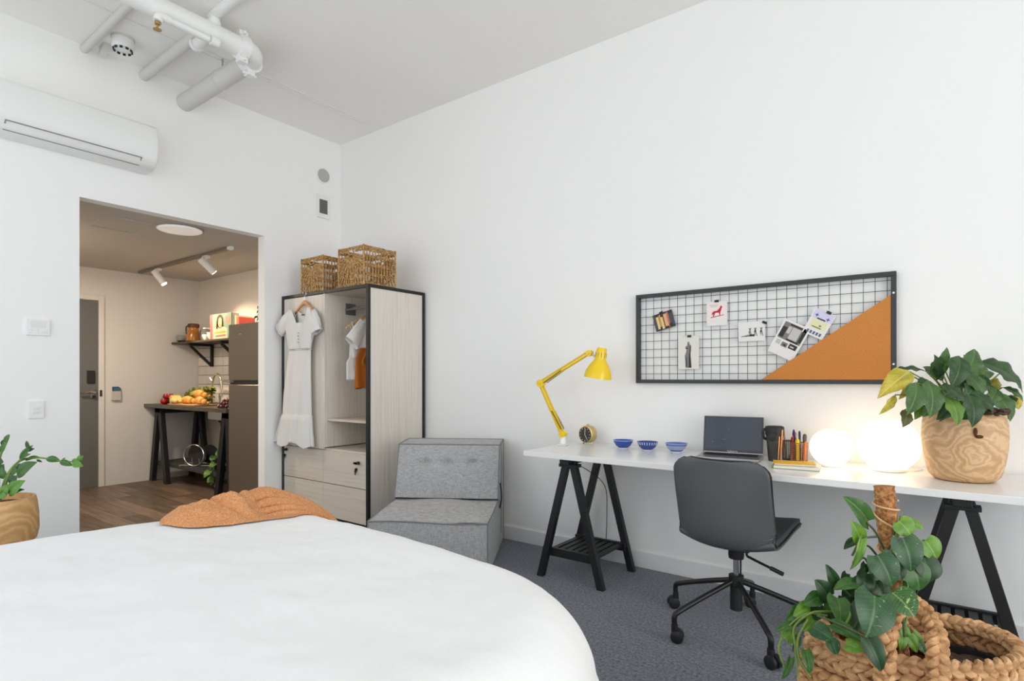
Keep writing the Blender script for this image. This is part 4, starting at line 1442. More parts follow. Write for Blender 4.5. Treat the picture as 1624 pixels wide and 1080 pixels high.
# ---- dark tumbler, brush jar, mesh pen cup
M_tumb = mat("tumbler_dark", srgb(54, 52, 52), .22, coat=.4)
M_copper = mat("copper", (.62, .33, .17), .3, metal=1.0)
tb = thing("travel_tumbler", "dark tapered tumbler with side clip beside the laptop", "tumbler", (3.918, -.20, Z0))
MB().lathe([(.030, 0), (.031, .004), (.043, .16), (.044, .175), (.041, .175), (.040, .16), (.0, .158)], (0, 0, 0), 32, cap=False).build("body", M_tumb, tb, smooth=True, angle=50)
MB().lathe([(.0445, .135), (.0455, .137), (.0455, .175), (.0445, .178), (.036, .182), (.001, .182)], (0, 0, 0), 32).build("lid", M_bplast, tb, smooth=True, angle=50)
MB().lathe([(.022, 0), (.022, .004), (.010, .006)], (-.004, -.0425, .125), 20, axis='y').build("badge", M_bplast, tb, smooth=True)
MB().tube(smoothpath([(-.038, -.015, .165), (-.050, -.02, .16), (-.052, -.02, .14), (-.048, -.02, .12), (-.034, -.012, .11)], 5), .007, 8).build("clip", M_bplast, tb, smooth=True)
MB().bar((.031, -.018, .01), (.041, -.022, .165), .010, .004, up=(1, -.5, 0)).build("copper_reflection", M_copper, tb)  # warm reflection on the tumbler's side, modelled as thin copper bars
MB().bar((.022, -.026, .01), (.030, -.034, .13), .005, .003, up=(1, -1, 0)).build("copper_reflection", M_copper, tb)

def mesh_cup(name, label, x, y, R, H, m):
    t = thing(name, label, "pen cup", (x, y, Z0), group="mesh cups on the desk")
    n, rows = 22, 9
    q = MB()
    for k in range(n):
        a = 2 * pi * k / n
        q.bar((R * cos(a), R * sin(a), .003), (R * cos(a), R * sin(a), H), .0016, .0016)
    for r_ in range(1, rows):
        z = H * r_ / rows
        q.tube([(R * cos(2 * pi * k / n), R * sin(2 * pi * k / n), z) for k in range(n)], .0010, 4, closed=True)
    q.build("wire_mesh", m, t)
    MB().tube([(R * cos(2 * pi * k / n), R * sin(2 * pi * k / n), H) for k in range(n)], .0025, 6, closed=True).build("rim", m, t, smooth=True)
    MB().lathe([(R, 0), (R, .004)], (0, 0, 0), 22).build("base", m, t)
    return t
M_wirec = mat("copper_wire", (.50, .24, .13), .4, metal=.6)
M_wired = mat("dark_wire", (.04, .035, .03), .4, metal=.4)
mesh_cup("brush_cup", "dark wire cup of brushes just right of the tumbler", 3.966, -.112, .028, .10, M_wired)
mesh_cup("pen_cup", "copper wire mesh cup filled with coloured pens", 4.022, -.135, .040, .095, M_wirec)
def stick(name, label, cat, p0, p1, r_, m, capm=None, caplen=.03, group=None):
    t = thing(name, label, cat, p0, group=group)
    p0, p1 = Vector(p0), Vector(p1)
    d = (p1 - p0)
    L = d.length
    d.normalize()
    z = Vector((0, 0, 0))
    MB().tube([z, d * (L - caplen)], r_, 8).build("barrel", m, t, smooth=True)
    MB().tube([d * (L - caplen), d * (L - caplen * .3), d * L], [r_ * 1.12, r_ * 1.1, r_ * .6], 8).build("cap", capm or m, t, smooth=True)
M_brushw = mat("brush_wood", srgb(206, 160, 112), .5)
M_bristle = mat("bristle", srgb(70, 50, 36), .9)
for i, (x, y, dx, dy, h_) in enumerate(((3.958, -.118, -.012, -.008, .165), (3.970, -.114, .036, -.010, .145), (3.974, -.105, .018, .0, .16))):
    stick("paint_brush", ["pale wooden brush leaning left in the dark cup", "pale wooden brush leaning far right in the dark cup", "pale wooden brush standing behind the others in the dark cup"][i], "brush",
          (x, y, Z0 + .005), (x + dx, y + dy, Z0 + h_), .0045, M_brushw, M_bristle if i == 2 else M_brushw, .028, "brushes in the dark cup")
pens = [("crimson pen at the left of the pen cup", 3.998, -.15, -.006, -.004, .125, .0055, srgb(176, 26, 48)), ("purple pen leaning left in the pen cup", 4.010, -.125, -.014, 0, .158, .005, srgb(70, 50, 130)),
        ("yellow highlighter in the middle of the pen cup", 4.020, -.162, .0, -.004, .118, .0095, srgb(232, 206, 30)), ("navy pen standing tall in the pen cup", 4.025, -.12, -.004, .0, .155, .005, srgb(34, 40, 96)),
        ("grey marker at the right of the pen cup", 4.045, -.135, .004, 0, .142, .009, srgb(90, 84, 88)), ("orange pencil at the right edge of the pen cup", 4.050, -.155, .006, -.004, .105, .006, srgb(222, 120, 60)),
        ("dark red marker at the back of the pen cup", 4.002, -.11, -.004, .0, .12, .007, srgb(120, 22, 40))]
for i, (lab, x, y, dx, dy, h_, r_, c) in enumerate(pens):
    stick("pen", lab, "pen", (x, y, Z0 + .006), (x + dx, y + dy, Z0 + h_), r_, mat("pen_%d" % i, c, .35), None, .03, "pens in the mesh cup")

# ---- notebooks
n1 = thing("notepad", "white paged pad with green edge under the yellow notebook", "notebook", (4.06, -.385, Z0), radians(6))
MB().box(-.105, .095, -.075, .075, 0, .002).build("back_cover", mat("pad_green", srgb(120, 140, 60), .6), n1)
MB().box(-.100, .094, -.073, .073, .002, .012).build("pages", mat("paper", (.80, .78, .72), .9), n1)
MB().box(-.106, -.098, -.075, .075, .0, .0135).build("spine", mat("pad_green", srgb(120, 140, 60), .6), n1, bevel=.001)
n2 = thing("yellow_notebook", "yellow notebook lying on the white pad by the lamps", "notebook", (4.045, -.365, Z0 + .0135), radians(14))
M_ybook = mat("notebook_yellow", srgb(226, 178, 44), .6)
MB().box(-.095, .085, -.06, .06, 0, .0015).build("back_cover", M_ybook, n2)
MB().box(-.092, .083, -.058, .058, .0015, .007).build("pages", mat("paper", (.80, .78, .72), .9), n2)
MB().grid(lambda u, v: (-.095 + .18 * u, -.06 + .12 * v, .0075 + .012 * max(0, u - .6) ** 1.5), 12, 6).build("front_cover", M_ybook, n2, solid=.0015)

# ---- globe lamps (opal glass, lit)
M_glow = mat("opal_glass_lit", (.9, .88, .85), .3, emit=((1.0, .77, .52), 1.8))
def globe(label, x, y, R):
    t = thing("globe_lamp", label, "lamp", (x, y, Z0), group="lit globe lamps on the desk")
    MB().lathe([(R * .52, 0), (R * .55, .003), (R * .55, .012), (R * .50, .014)], (0, 0, 0), 32).build("base", M_white, t, smooth=True)
    prof = []
    for i in range(25):
        a = radians(-62 + (152) * i / 24)
        prof.append((max(.001, R * cos(a)), R * .95 * sin(a)))
    h0 = -prof[0][1] + .012
    MB().lathe([(r_, z + h0) for r_, z in prof], (0, 0, 0), 40).build("glass_globe", M_glow, t, smooth=True, angle=180)
    MB().tube([(R * .5, -.0, .006), (R * .8, .04, .003), (R * 1.0, .12, .003)], .003, 6).build("flex", M_white, t, smooth=True)
globe("smaller lit round globe lamp beside the pen cup", 4.180, -.225, .095)
globe("larger lit round globe lamp beside the wooden plant pot", 4.415, -.225, .128)

# ================================================================== wall grid board
BX0_, BX1_, BZ0_, BZ1_ = 3.066, 4.436, 1.170, 1.727
wb = thing("grid_board", "black framed wire grid pinboard with cork corner on the wall", "pinboard", ((BX0_ + BX1_) / 2, -.02, BZ0_))
M_frame = mat("board_frame", (.030, .031, .033), .4)
ft = .022
yb0, yb1 = -.034, -.0008
for (x0, x1, z0, z1) in ((BX0_, BX1_, BZ1_ - ft, BZ1_), (BX0_, BX1_, BZ0_, BZ0_ + ft), (BX0_, BX0_ + ft, BZ0_ + ft, BZ1_ - ft), (BX1_ - ft, BX1_, BZ0_ + ft, BZ1_ - ft)):
    MB().box(x0, x1, yb0, yb1, z0, z1).build("frame_bar", M_frame, wb, bevel=.0015, world=True)
x = BX0_ + .062
while x < BX1_ - ft:
    MB().tube([(x, -.018, BZ0_ + ft), (x, -.018, BZ1_ - ft)], .0016, 6, caps=False).build("wire", M_frame, wb, smooth=True, world=True)
    x += .0508
z = BZ0_ + .058
while z < BZ1_ - ft:
    MB().tube([(BX0_ + ft, -.0212, z), (BX1_ - ft, -.0212, z)], .0016, 6, caps=False).build("wire", M_frame, wb, smooth=True, world=True)
    z += .0508
M_cork = mat("cork", srgb(186, 114, 48), .85, var=(240, .5, srgb(208, 140, 72)), bump=(300, .4, .001))
MB().prism([(3.812, BZ0_ + ft + .0005), (BX1_ - ft - .0005, BZ0_ + ft + .0005), (BX1_ - ft - .0005, 1.612)], -.0245, -.032, 'xz').build("cork_panel", M_cork, wb, world=True)
for z in (1.27, 1.62):
    MB().lathe([(.006, 0), (.005, .003)], (BX1_ - ft * .5, yb0, z), 10, axis='y').build("screw", M_steel, wb, world=True)

# cards clipped to the grid
M_card = mat("card_white", (.76, .75, .73), .7)
def card(name, label, cx, cz, w, h_, rot, prints, clip=None, clipc=None, y=-.0238, base=M_card):
    t = thing(name, label, "photo", (cx, y, cz), group="cards clipped to the grid board")
    Rm = Matrix.Rotation(rot, 4, 'Y')
    MB().box(-w / 2, w / 2, -.0006, .0006, -h_ / 2, h_ / 2).xform(Rm).build("card", base, t)
    for i, (poly, m, lay) in enumerate(prints):
        MB().prism([(a * w / 2, b_ * h_ / 2) for a, b_ in poly], -.0008 - .0002 * lay, -.0010 - .0002 * lay, 'xz').xform(Rm).build("print", m, t)
    if clip:
        ca, cb, cr = clip
        Rc = Rm @ Matrix.Translation((ca * w / 2, 0, cb * h_ / 2)) @ Matrix.Rotation(cr, 4, 'Y')
        c = MB().prism([(-.0035, -.006), (.0035, -.006), (.0015, .008), (-.0015, .008)], -.012, .012, 'yz')
        c.xform(Matrix.Translation((0, -.001, 0)))
        co = c.xform(Rc).build("binder_clip", M_bplast, t)
        hq = MB().tube([(-.006, -.002, .006), (-.007, -.003, .018), (0, -.003, .024), (.007, -.003, .018), (.006, -.002, .006)], .0008, 5)
        hq.xform(Rc).build("clip_wire", M_chrome, co)
def R4(x0, x1, z0, z1):
    return [(x0, z0), (x1, z0), (x1, z1), (x0, z1)]
def Cc(name, c):
    return mat("print_" + name, srgb(*c), .6)
dk, gy, lg = Cc("dark", (44, 42, 44)), Cc("grey", (120, 118, 116)), Cc("light", (190, 188, 184))
# 1 warm coloured strips
st = [(Cc("slate", (70, 74, 80)), -1, -.72), (Cc("cream", (226, 196, 138)), -.72, -.48), (Cc("ochre", (188, 138, 72)), -.48, -.30), (Cc("cream", (226, 196, 138)), -.30, -.06), (Cc("umber", (86, 62, 44)), -.06, .05),
      (Cc("peach", (226, 168, 120)), .05, .36), (Cc("rose", (186, 110, 92)), .36, .55), (Cc("slate", (70, 74, 80)), .55, 1)]
pr_ = [(R4(a, b_, -.92 + .1 * (i % 3), .9 - .12 * ((i * 2) % 3)), m, 0) for i, (m, a, b_) in enumerate(st)]
pr_ += [(R4(-.25, .02, .5, .98), dk, 1), (R4(.45, .75, -.9, -.5), dk, 1), (R4(-.5, -.3, -.95, -.6), dk, 1)]
card("collage_card", "tilted card of warm brown and cream strips, leftmost on the board", 3.248, 1.555, .128, .105, radians(-15), pr_, (-.08, 1.0, radians(-10)), base=dk)
# 2 draped grey figure
fig = [(-.28, -.92), (-.30, -.55), (-.36, -.2), (-.22, .02), (-.20, .2), (-.30, .25), (-.28, .36), (-.12, .42), (-.10, .58), (-.02, .66), (.08, .64), (.10, .5), (.26, .42), (.24, .1), (.18, -.1), (.26, -.5), (.30, -.92)]
card("figure_print", "upright cream card with a grey standing figure, low on the board", 3.401, 1.355, .126, .20, 0, [(fig, gy, 0),
     ([(.05, -.9), (.04, -.3), (.12, .1), (.14, .38), (.24, .36), (.2, .0), (.22, -.5), (.28, -.9)], dk, 1), (R4(-.24, -.16, -.85, -.3), dk, 1), (R4(-.26, -.02, .22, .28), dk, 1)], (.08, .97, 0), base=mat("card_cream", (.74, .72, .66), .7))
# 3 red animal on pink
ani = [(-.62, -.45), (-.55, -.1), (-.36, .06), (.05, .12), (.34, .45), (.46, .72), (.56, .78), (.62, .62), (.74, .56), (.58, .44), (.52, .1), (.44, -.1), (.42, -.52), (.32, -.52), (.26, -.16), (-.12, -.14), (-.24, -.3), (-.34, -.62), (-.5, -.62), (-.4, -.3)]
card("animal_print", "pale pink card with a small red animal, top of the board", 3.568, 1.578, .118, .142, 0, [(R4(-.84, .84, -.52, .86), Cc("pink", (240, 220, 220)), 0),
     ([(a * .8, b_ * .62 + .15) for a, b_ in ani], Cc("crimson", (186, 30, 56)), 1), ([(-.6, -.36), (.7, -.16), (.7, -.12), (-.6, -.30)], dk, 1), (R4(-.7, .1, .66, .72), lg, 1), (R4(-.6, .0, .54, .60), lg, 1)], (0, 1.0, 0))
# 4 small dancers
def dancer(x, s):
    return [(x - .04, -.45), (x - .10, -.05), (x - .04, .12), (x - .10, .36), (x - .02, .30), (x + .02, .40), (x + .06, .28), (x + .16, .42), (x + .06, .14), (x + .08, -.05), (x + .16, -.5), (x + .1, -.5), (x, -.12), (x + .0, -.45)]
card("dancers_photo", "white landscape photo of small dark figures, centre of the board", 3.760, 1.464, .142, .110, radians(-1), [
    (dancer(.28, 1), gy, 0), (dancer(.72, 1), gy, 0), (dancer(-.12, 1), gy, 0), ([(-.85, -.52), (-.7, -.42), (-.45, -.44), (-.3, -.32), (-.1, -.4), (.22, -.36), (.24, -.52)], gy, 0),
    (R4(-.15, .22, -.5, -.3), dk, 1), (R4(-.5, -.36, -.5, -.4), dk, 1), (R4(.24, .34, -.06, .12), dk, 1), (R4(.66, .76, -.12, .06), dk, 1)], (.98, .80, radians(25)))
# 5 large black and white print
card("monochrome_print", "largest tilted white card with black and grey picture on the board", 3.952, 1.408, .142, .195, radians(28), [
    (R4(-.86, .86, -.08, .88), gy, 0), (R4(-.15, .5, .02, .72), lg, 1), (R4(-.86, -.5, .0, .6), dk, 1), (R4(.6, .86, .05, .88), dk, 1), (R4(-.4, .5, .76, .86), dk, 1), (R4(-.2, .7, -.06, .04), dk, 1), (R4(-.45, -.2, .3, .7), lg, 2),
    (R4(-.8, -.45, -.42, -.16), lg, 0), (R4(-.35, .1, -.46, -.2), gy, 0), (R4(.2, .8, -.42, -.14), dk, 0), (R4(.3, .6, -.34, -.26), lg, 1), (R4(-.2, 0, -.4, -.3), dk, 1)], None)
# 6 lilac card
leafp = lambda x, z: [(x - .22, z), (x - .05, z + .06), (x, z + .2), (x + .05, z + .06), (x + .22, z + .02), (x + .06, z - .04), (x, z - .16), (x - .06, z - .04)]
card("lilac_card", "tilted white card with lilac flowers and yellow sketch, right on the board", 4.097, 1.487, .108, .140, radians(28), [
    (R4(-.92, .92, .28, .95), Cc("lilac", (206, 204, 228)), 0), (leafp(-.55, .55), Cc("violet", (92, 86, 150)), 1), (leafp(.55, .5), Cc("violet", (92, 86, 150)), 1), (R4(-.4, .4, .30, .40), dk, 1),
    (R4(-.72, .72, -.42, .24), Cc("lemon", (222, 220, 176)), 0), (R4(-.5, .4, -.34, -.28), dk, 1), (R4(.1, .3, -.2, -.06), gy, 1),
    (R4(-.7, -.5, -.86, -.62), Cc("blueink", (92, 98, 130)), 0), (R4(-.4, -.2, -.86, -.62), Cc("blueink", (92, 98, 130)), 0), (R4(-.1, .1, -.86, -.62), Cc("blueink", (92, 98, 130)), 0), (R4(.2, .4, -.86, -.62), Cc("blueink", (92, 98, 130)), 0), (R4(.5, .7, -.86, -.62), Cc("blueink", (92, 98, 130)), 0)],
     (.3, 1.0, 0), y=-.0244)
# ================================================================== leaf tables: base xyz, tip xyz, width, facing, colour kind (metres from each plant's foot)
POTHOS = [
    (-0.111, -0.041, 0.789, -0.160, -0.111, 0.866, 0.060, (0.45, -0.60, 0.25), 1),
    (-0.127, -0.070, 0.740, -0.145, -0.099, 0.797, 0.046, (0.54, -0.72, 0.10), 2),
    (-0.141, -0.055, 0.733, -0.164, -0.097, 0.714, 0.026, (0.24, -0.32, 0.60), 0),
    (-0.121, -0.082, 0.747, -0.145, -0.116, 0.662, 0.027, (0.54, -0.72, 0.10), 2),
    (-0.143, -0.057, 0.666, -0.118, -0.063, 0.701, 0.017, (0.18, -0.24, 0.70), 0),
    (-0.038, -0.020, 0.797, -0.007, -0.013, 0.756, 0.064, (0.48, -0.64, 0.20), 2),
    (-0.010, 0.034, 0.784, 0.019, 0.056, 0.768, 0.033, (0.30, -0.40, 0.50), 2),
    (-0.029, -0.047, 0.758, -0.006, -0.062, 0.671, 0.089, (0.48, -0.64, 0.20), 4),
    (0.020, 0.040, 0.740, 0.049, 0.045, 0.687, 0.068, (0.51, -0.68, 0.15), 2),
    (0.018, 0.022, 0.693, 0.032, 0.008, 0.629, 0.075, (0.57, -0.76, 0.05), 0),
    (-0.007, -0.005, 0.674, 0.010, -0.008, 0.606, 0.083, (0.57, -0.76, 0.05), 1),
    (-0.084, -0.104, 0.714, -0.047, -0.109, 0.635, 0.087, (0.48, -0.64, 0.20), 4),
    (-0.080, -0.247, 0.646, -0.089, -0.316, 0.563, 0.112, (0.48, -0.64, 0.20), 4),
    (-0.044, -0.195, 0.646, 0.004, -0.222, 0.606, 0.091, (0.42, -0.56, 0.30), 3),
    (-0.180, -0.142, 0.617, -0.199, -0.165, 0.681, 0.036, (0.57, -0.76, 0.05), 0),
    (-0.195, -0.162, 0.591, -0.222, -0.191, 0.640, 0.058, (0.42, -0.56, 0.30), 0),
    (-0.215, -0.168, 0.589, -0.249, -0.211, 0.571, 0.042, (0.36, -0.48, 0.40), 1),
    (-0.171, -0.185, 0.601, -0.155, -0.239, 0.549, 0.068, (0.48, -0.64, 0.20), 1),
    (-0.237, -0.184, 0.562, -0.272, -0.219, 0.537, 0.042, (0.36, -0.48, 0.40), 2),
    (-0.135, -0.126, 0.633, -0.179, -0.175, 0.619, 0.039, (0.24, -0.32, 0.60), 1),
    (-0.111, -0.099, 0.657, -0.123, -0.133, 0.597, 0.058, (0.57, -0.76, 0.05), 0),
    (-0.217, -0.260, 0.535, -0.167, -0.273, 0.516, 0.050, (0.42, -0.56, 0.30), 4),
    (-0.175, -0.270, 0.516, -0.159, -0.275, 0.483, 0.037, (0.54, -0.72, 0.10), 4),
    (-0.173, -0.252, 0.551, -0.103, -0.274, 0.534, 0.039, (0.36, -0.48, 0.40), 1),
    (-0.139, -0.276, 0.517, -0.098, -0.279, 0.513, 0.038, (0.36, -0.48, 0.40), 2),
    (-0.092, -0.282, 0.548, -0.060, -0.292, 0.477, 0.052, (0.54, -0.72, 0.10), 0),
    (-0.238, -0.251, 0.465, -0.222, -0.273, 0.413, 0.032, (0.57, -0.76, 0.05), 1),
    (-0.264, -0.197, 0.518, -0.318, -0.237, 0.487, 0.027, (0.30, -0.40, 0.50), 1),
    (-0.276, -0.213, 0.493, -0.284, -0.228, 0.458, 0.029, (0.54, -0.72, 0.10), 2),
    (-0.276, -0.238, 0.428, -0.294, -0.260, 0.369, 0.022, (0.57, -0.76, 0.05), 1),
    (-0.121, -0.147, 0.573, -0.132, -0.222, 0.532, 0.067, (0.54, -0.72, 0.10), 0),
    (-0.159, -0.093, 0.579, -0.138, -0.110, 0.535, 0.064, (0.54, -0.72, 0.10), 0),
    (-0.064, 0.010, 0.614, -0.031, 0.002, 0.568, 0.072, (0.54, -0.72, 0.10), 1),
    (-0.098, -0.032, 0.619, -0.070, -0.043, 0.574, 0.071, (0.54, -0.72, 0.10), 0),
    (-0.198, -0.156, 0.557, -0.180, -0.191, 0.526, 0.050, (0.54, -0.72, 0.10), 0),
    (-0.224, -0.208, 0.536, -0.243, -0.239, 0.510, 0.038, (0.48, -0.64, 0.20), 2),
    (-0.266, -0.190, 0.552, -0.291, -0.217, 0.517, 0.032, (0.42, -0.56, 0.30), 1),
    (-0.030, -0.014, 0.497, -0.017, -0.020, 0.449, 0.032, (0.54, -0.72, 0.10), 2),
    (-0.008, -0.006, 0.484, 0.018, 0.006, 0.449, 0.028, (0.42, -0.56, 0.30), 2),
    (-0.016, -0.028, 0.479, 0.005, -0.028, 0.440, 0.028, (0.54, -0.72, 0.10), 2),
    (0.005, -0.004, 0.465, 0.022, -0.016, 0.437, 0.025, (0.54, -0.72, 0.10), 3),
    (-0.029, -0.038, 0.479, -0.033, -0.057, 0.448, 0.028, (0.48, -0.64, 0.20), 2),
    (-0.149, -0.049, 0.613, -0.167, -0.100, 0.579, 0.053, (0.48, -0.64, 0.20), 0),
    (-0.108, -0.030, 0.594, -0.133, -0.112, 0.559, 0.066, (0.48, -0.64, 0.20), 0),
    (-0.055, 0.022, 0.613, -0.066, -0.024, 0.568, 0.061, (0.54, -0.72, 0.10), 1),
    (-0.028, 0.042, 0.613, -0.031, 0.002, 0.552, 0.061, (0.54, -0.72, 0.10), 0),
    (-0.188, -0.128, 0.583, -0.201, -0.175, 0.552, 0.052, (0.48, -0.64, 0.20), 1),
    (-0.221, -0.165, 0.560, -0.229, -0.208, 0.529, 0.043, (0.48, -0.64, 0.20), 0),
    (-0.163, -0.134, 0.559, -0.148, -0.186, 0.527, 0.048, (0.48, -0.64, 0.20), 2),
    (-0.090, -0.017, 0.661, -0.106, -0.054, 0.623, 0.050, (0.54, -0.72, 0.10), 1),
    (-0.052, -0.039, 0.679, -0.029, -0.047, 0.638, 0.059, (0.54, -0.72, 0.10), 0),
    (0.044, 0.070, 0.669, 0.026, 0.045, 0.623, 0.050, (0.54, -0.72, 0.10), 0),
    (-0.072, -0.079, 0.595, -0.048, -0.111, 0.563, 0.058, (0.48, -0.64, 0.20), 1),
    (-0.128, -0.070, 0.623, -0.146, -0.121, 0.591, 0.046, (0.48, -0.64, 0.20), 0),
    (-0.252, -0.188, 0.544, -0.267, -0.212, 0.510, 0.029, (0.48, -0.64, 0.20), 1),
    (-0.291, -0.217, 0.500, -0.301, -0.237, 0.467, 0.022, (0.48, -0.64, 0.20), 2),
    (-0.263, -0.208, 0.478, -0.271, -0.240, 0.444, 0.024, (0.54, -0.72, 0.10), 1),
    (-0.117, -0.037, 0.666, -0.129, -0.059, 0.631, 0.028, (0.54, -0.72, 0.10), 0),
    (-0.161, -0.070, 0.638, -0.173, -0.092, 0.609, 0.028, (0.54, -0.72, 0.10), 0),
]
POTHOS_STEMS = [
    [(-0.071, -0.028, 0.711), (-0.112, -0.059, 0.789)],
    [(-0.088, -0.041, 0.75), (-0.123, -0.075, 0.743), (-0.143, -0.106, 0.701)],
    [(-0.088, -0.041, 0.695), (-0.128, -0.07, 0.725)],
    [(-0.053, -0.015, 0.75), (-0.03, -0.014, 0.775)],
    [(-0.071, -0.028, 0.7), (-0.025, -0.043, 0.755)],
    [(-0.068, -0.067, 0.592), (-0.084, -0.103, 0.711)],
    [(-0.106, -0.054, 0.667), (-0.119, -0.064, 0.689), (-0.142, -0.065, 0.668)],
    [(-0.085, -0.08, 0.587), (-0.144, -0.181, 0.584), (-0.137, -0.209, 0.569), (-0.15, -0.252, 0.547)],
    [(-0.147, -0.117, 0.59), (-0.184, -0.154, 0.614)],
    [(-0.152, -0.154, 0.557), (-0.197, -0.204, 0.563), (-0.231, -0.222, 0.555), (-0.269, -0.225, 0.509), (-0.265, -0.238, 0.462), (-0.256, -0.248, 0.384)],
    [(-0.192, -0.201, 0.552), (-0.237, -0.218, 0.552), (-0.281, -0.217, 0.509), (-0.305, -0.244, 0.452), (-0.289, -0.249, 0.4)],
    [(-0.21, -0.239, 0.56), (-0.148, -0.267, 0.56), (-0.095, -0.285, 0.551)],
    [(-0.234, -0.232, 0.542), (-0.256, -0.248, 0.489), (-0.252, -0.254, 0.44), (-0.221, -0.272, 0.404)],
    [(-0.029, -0.038, 0.528), (-0.025, -0.035, 0.479)],
    [(-0.035, -0.017, 0.584), (-0.03, -0.022, 0.522), (-0.038, -0.037, 0.492)],
    [(-0.071, -0.028, 0.601), (0.018, 0.022, 0.693)],
    [(-0.066, -0.024, 0.656), (0.02, 0.04, 0.739)],
]
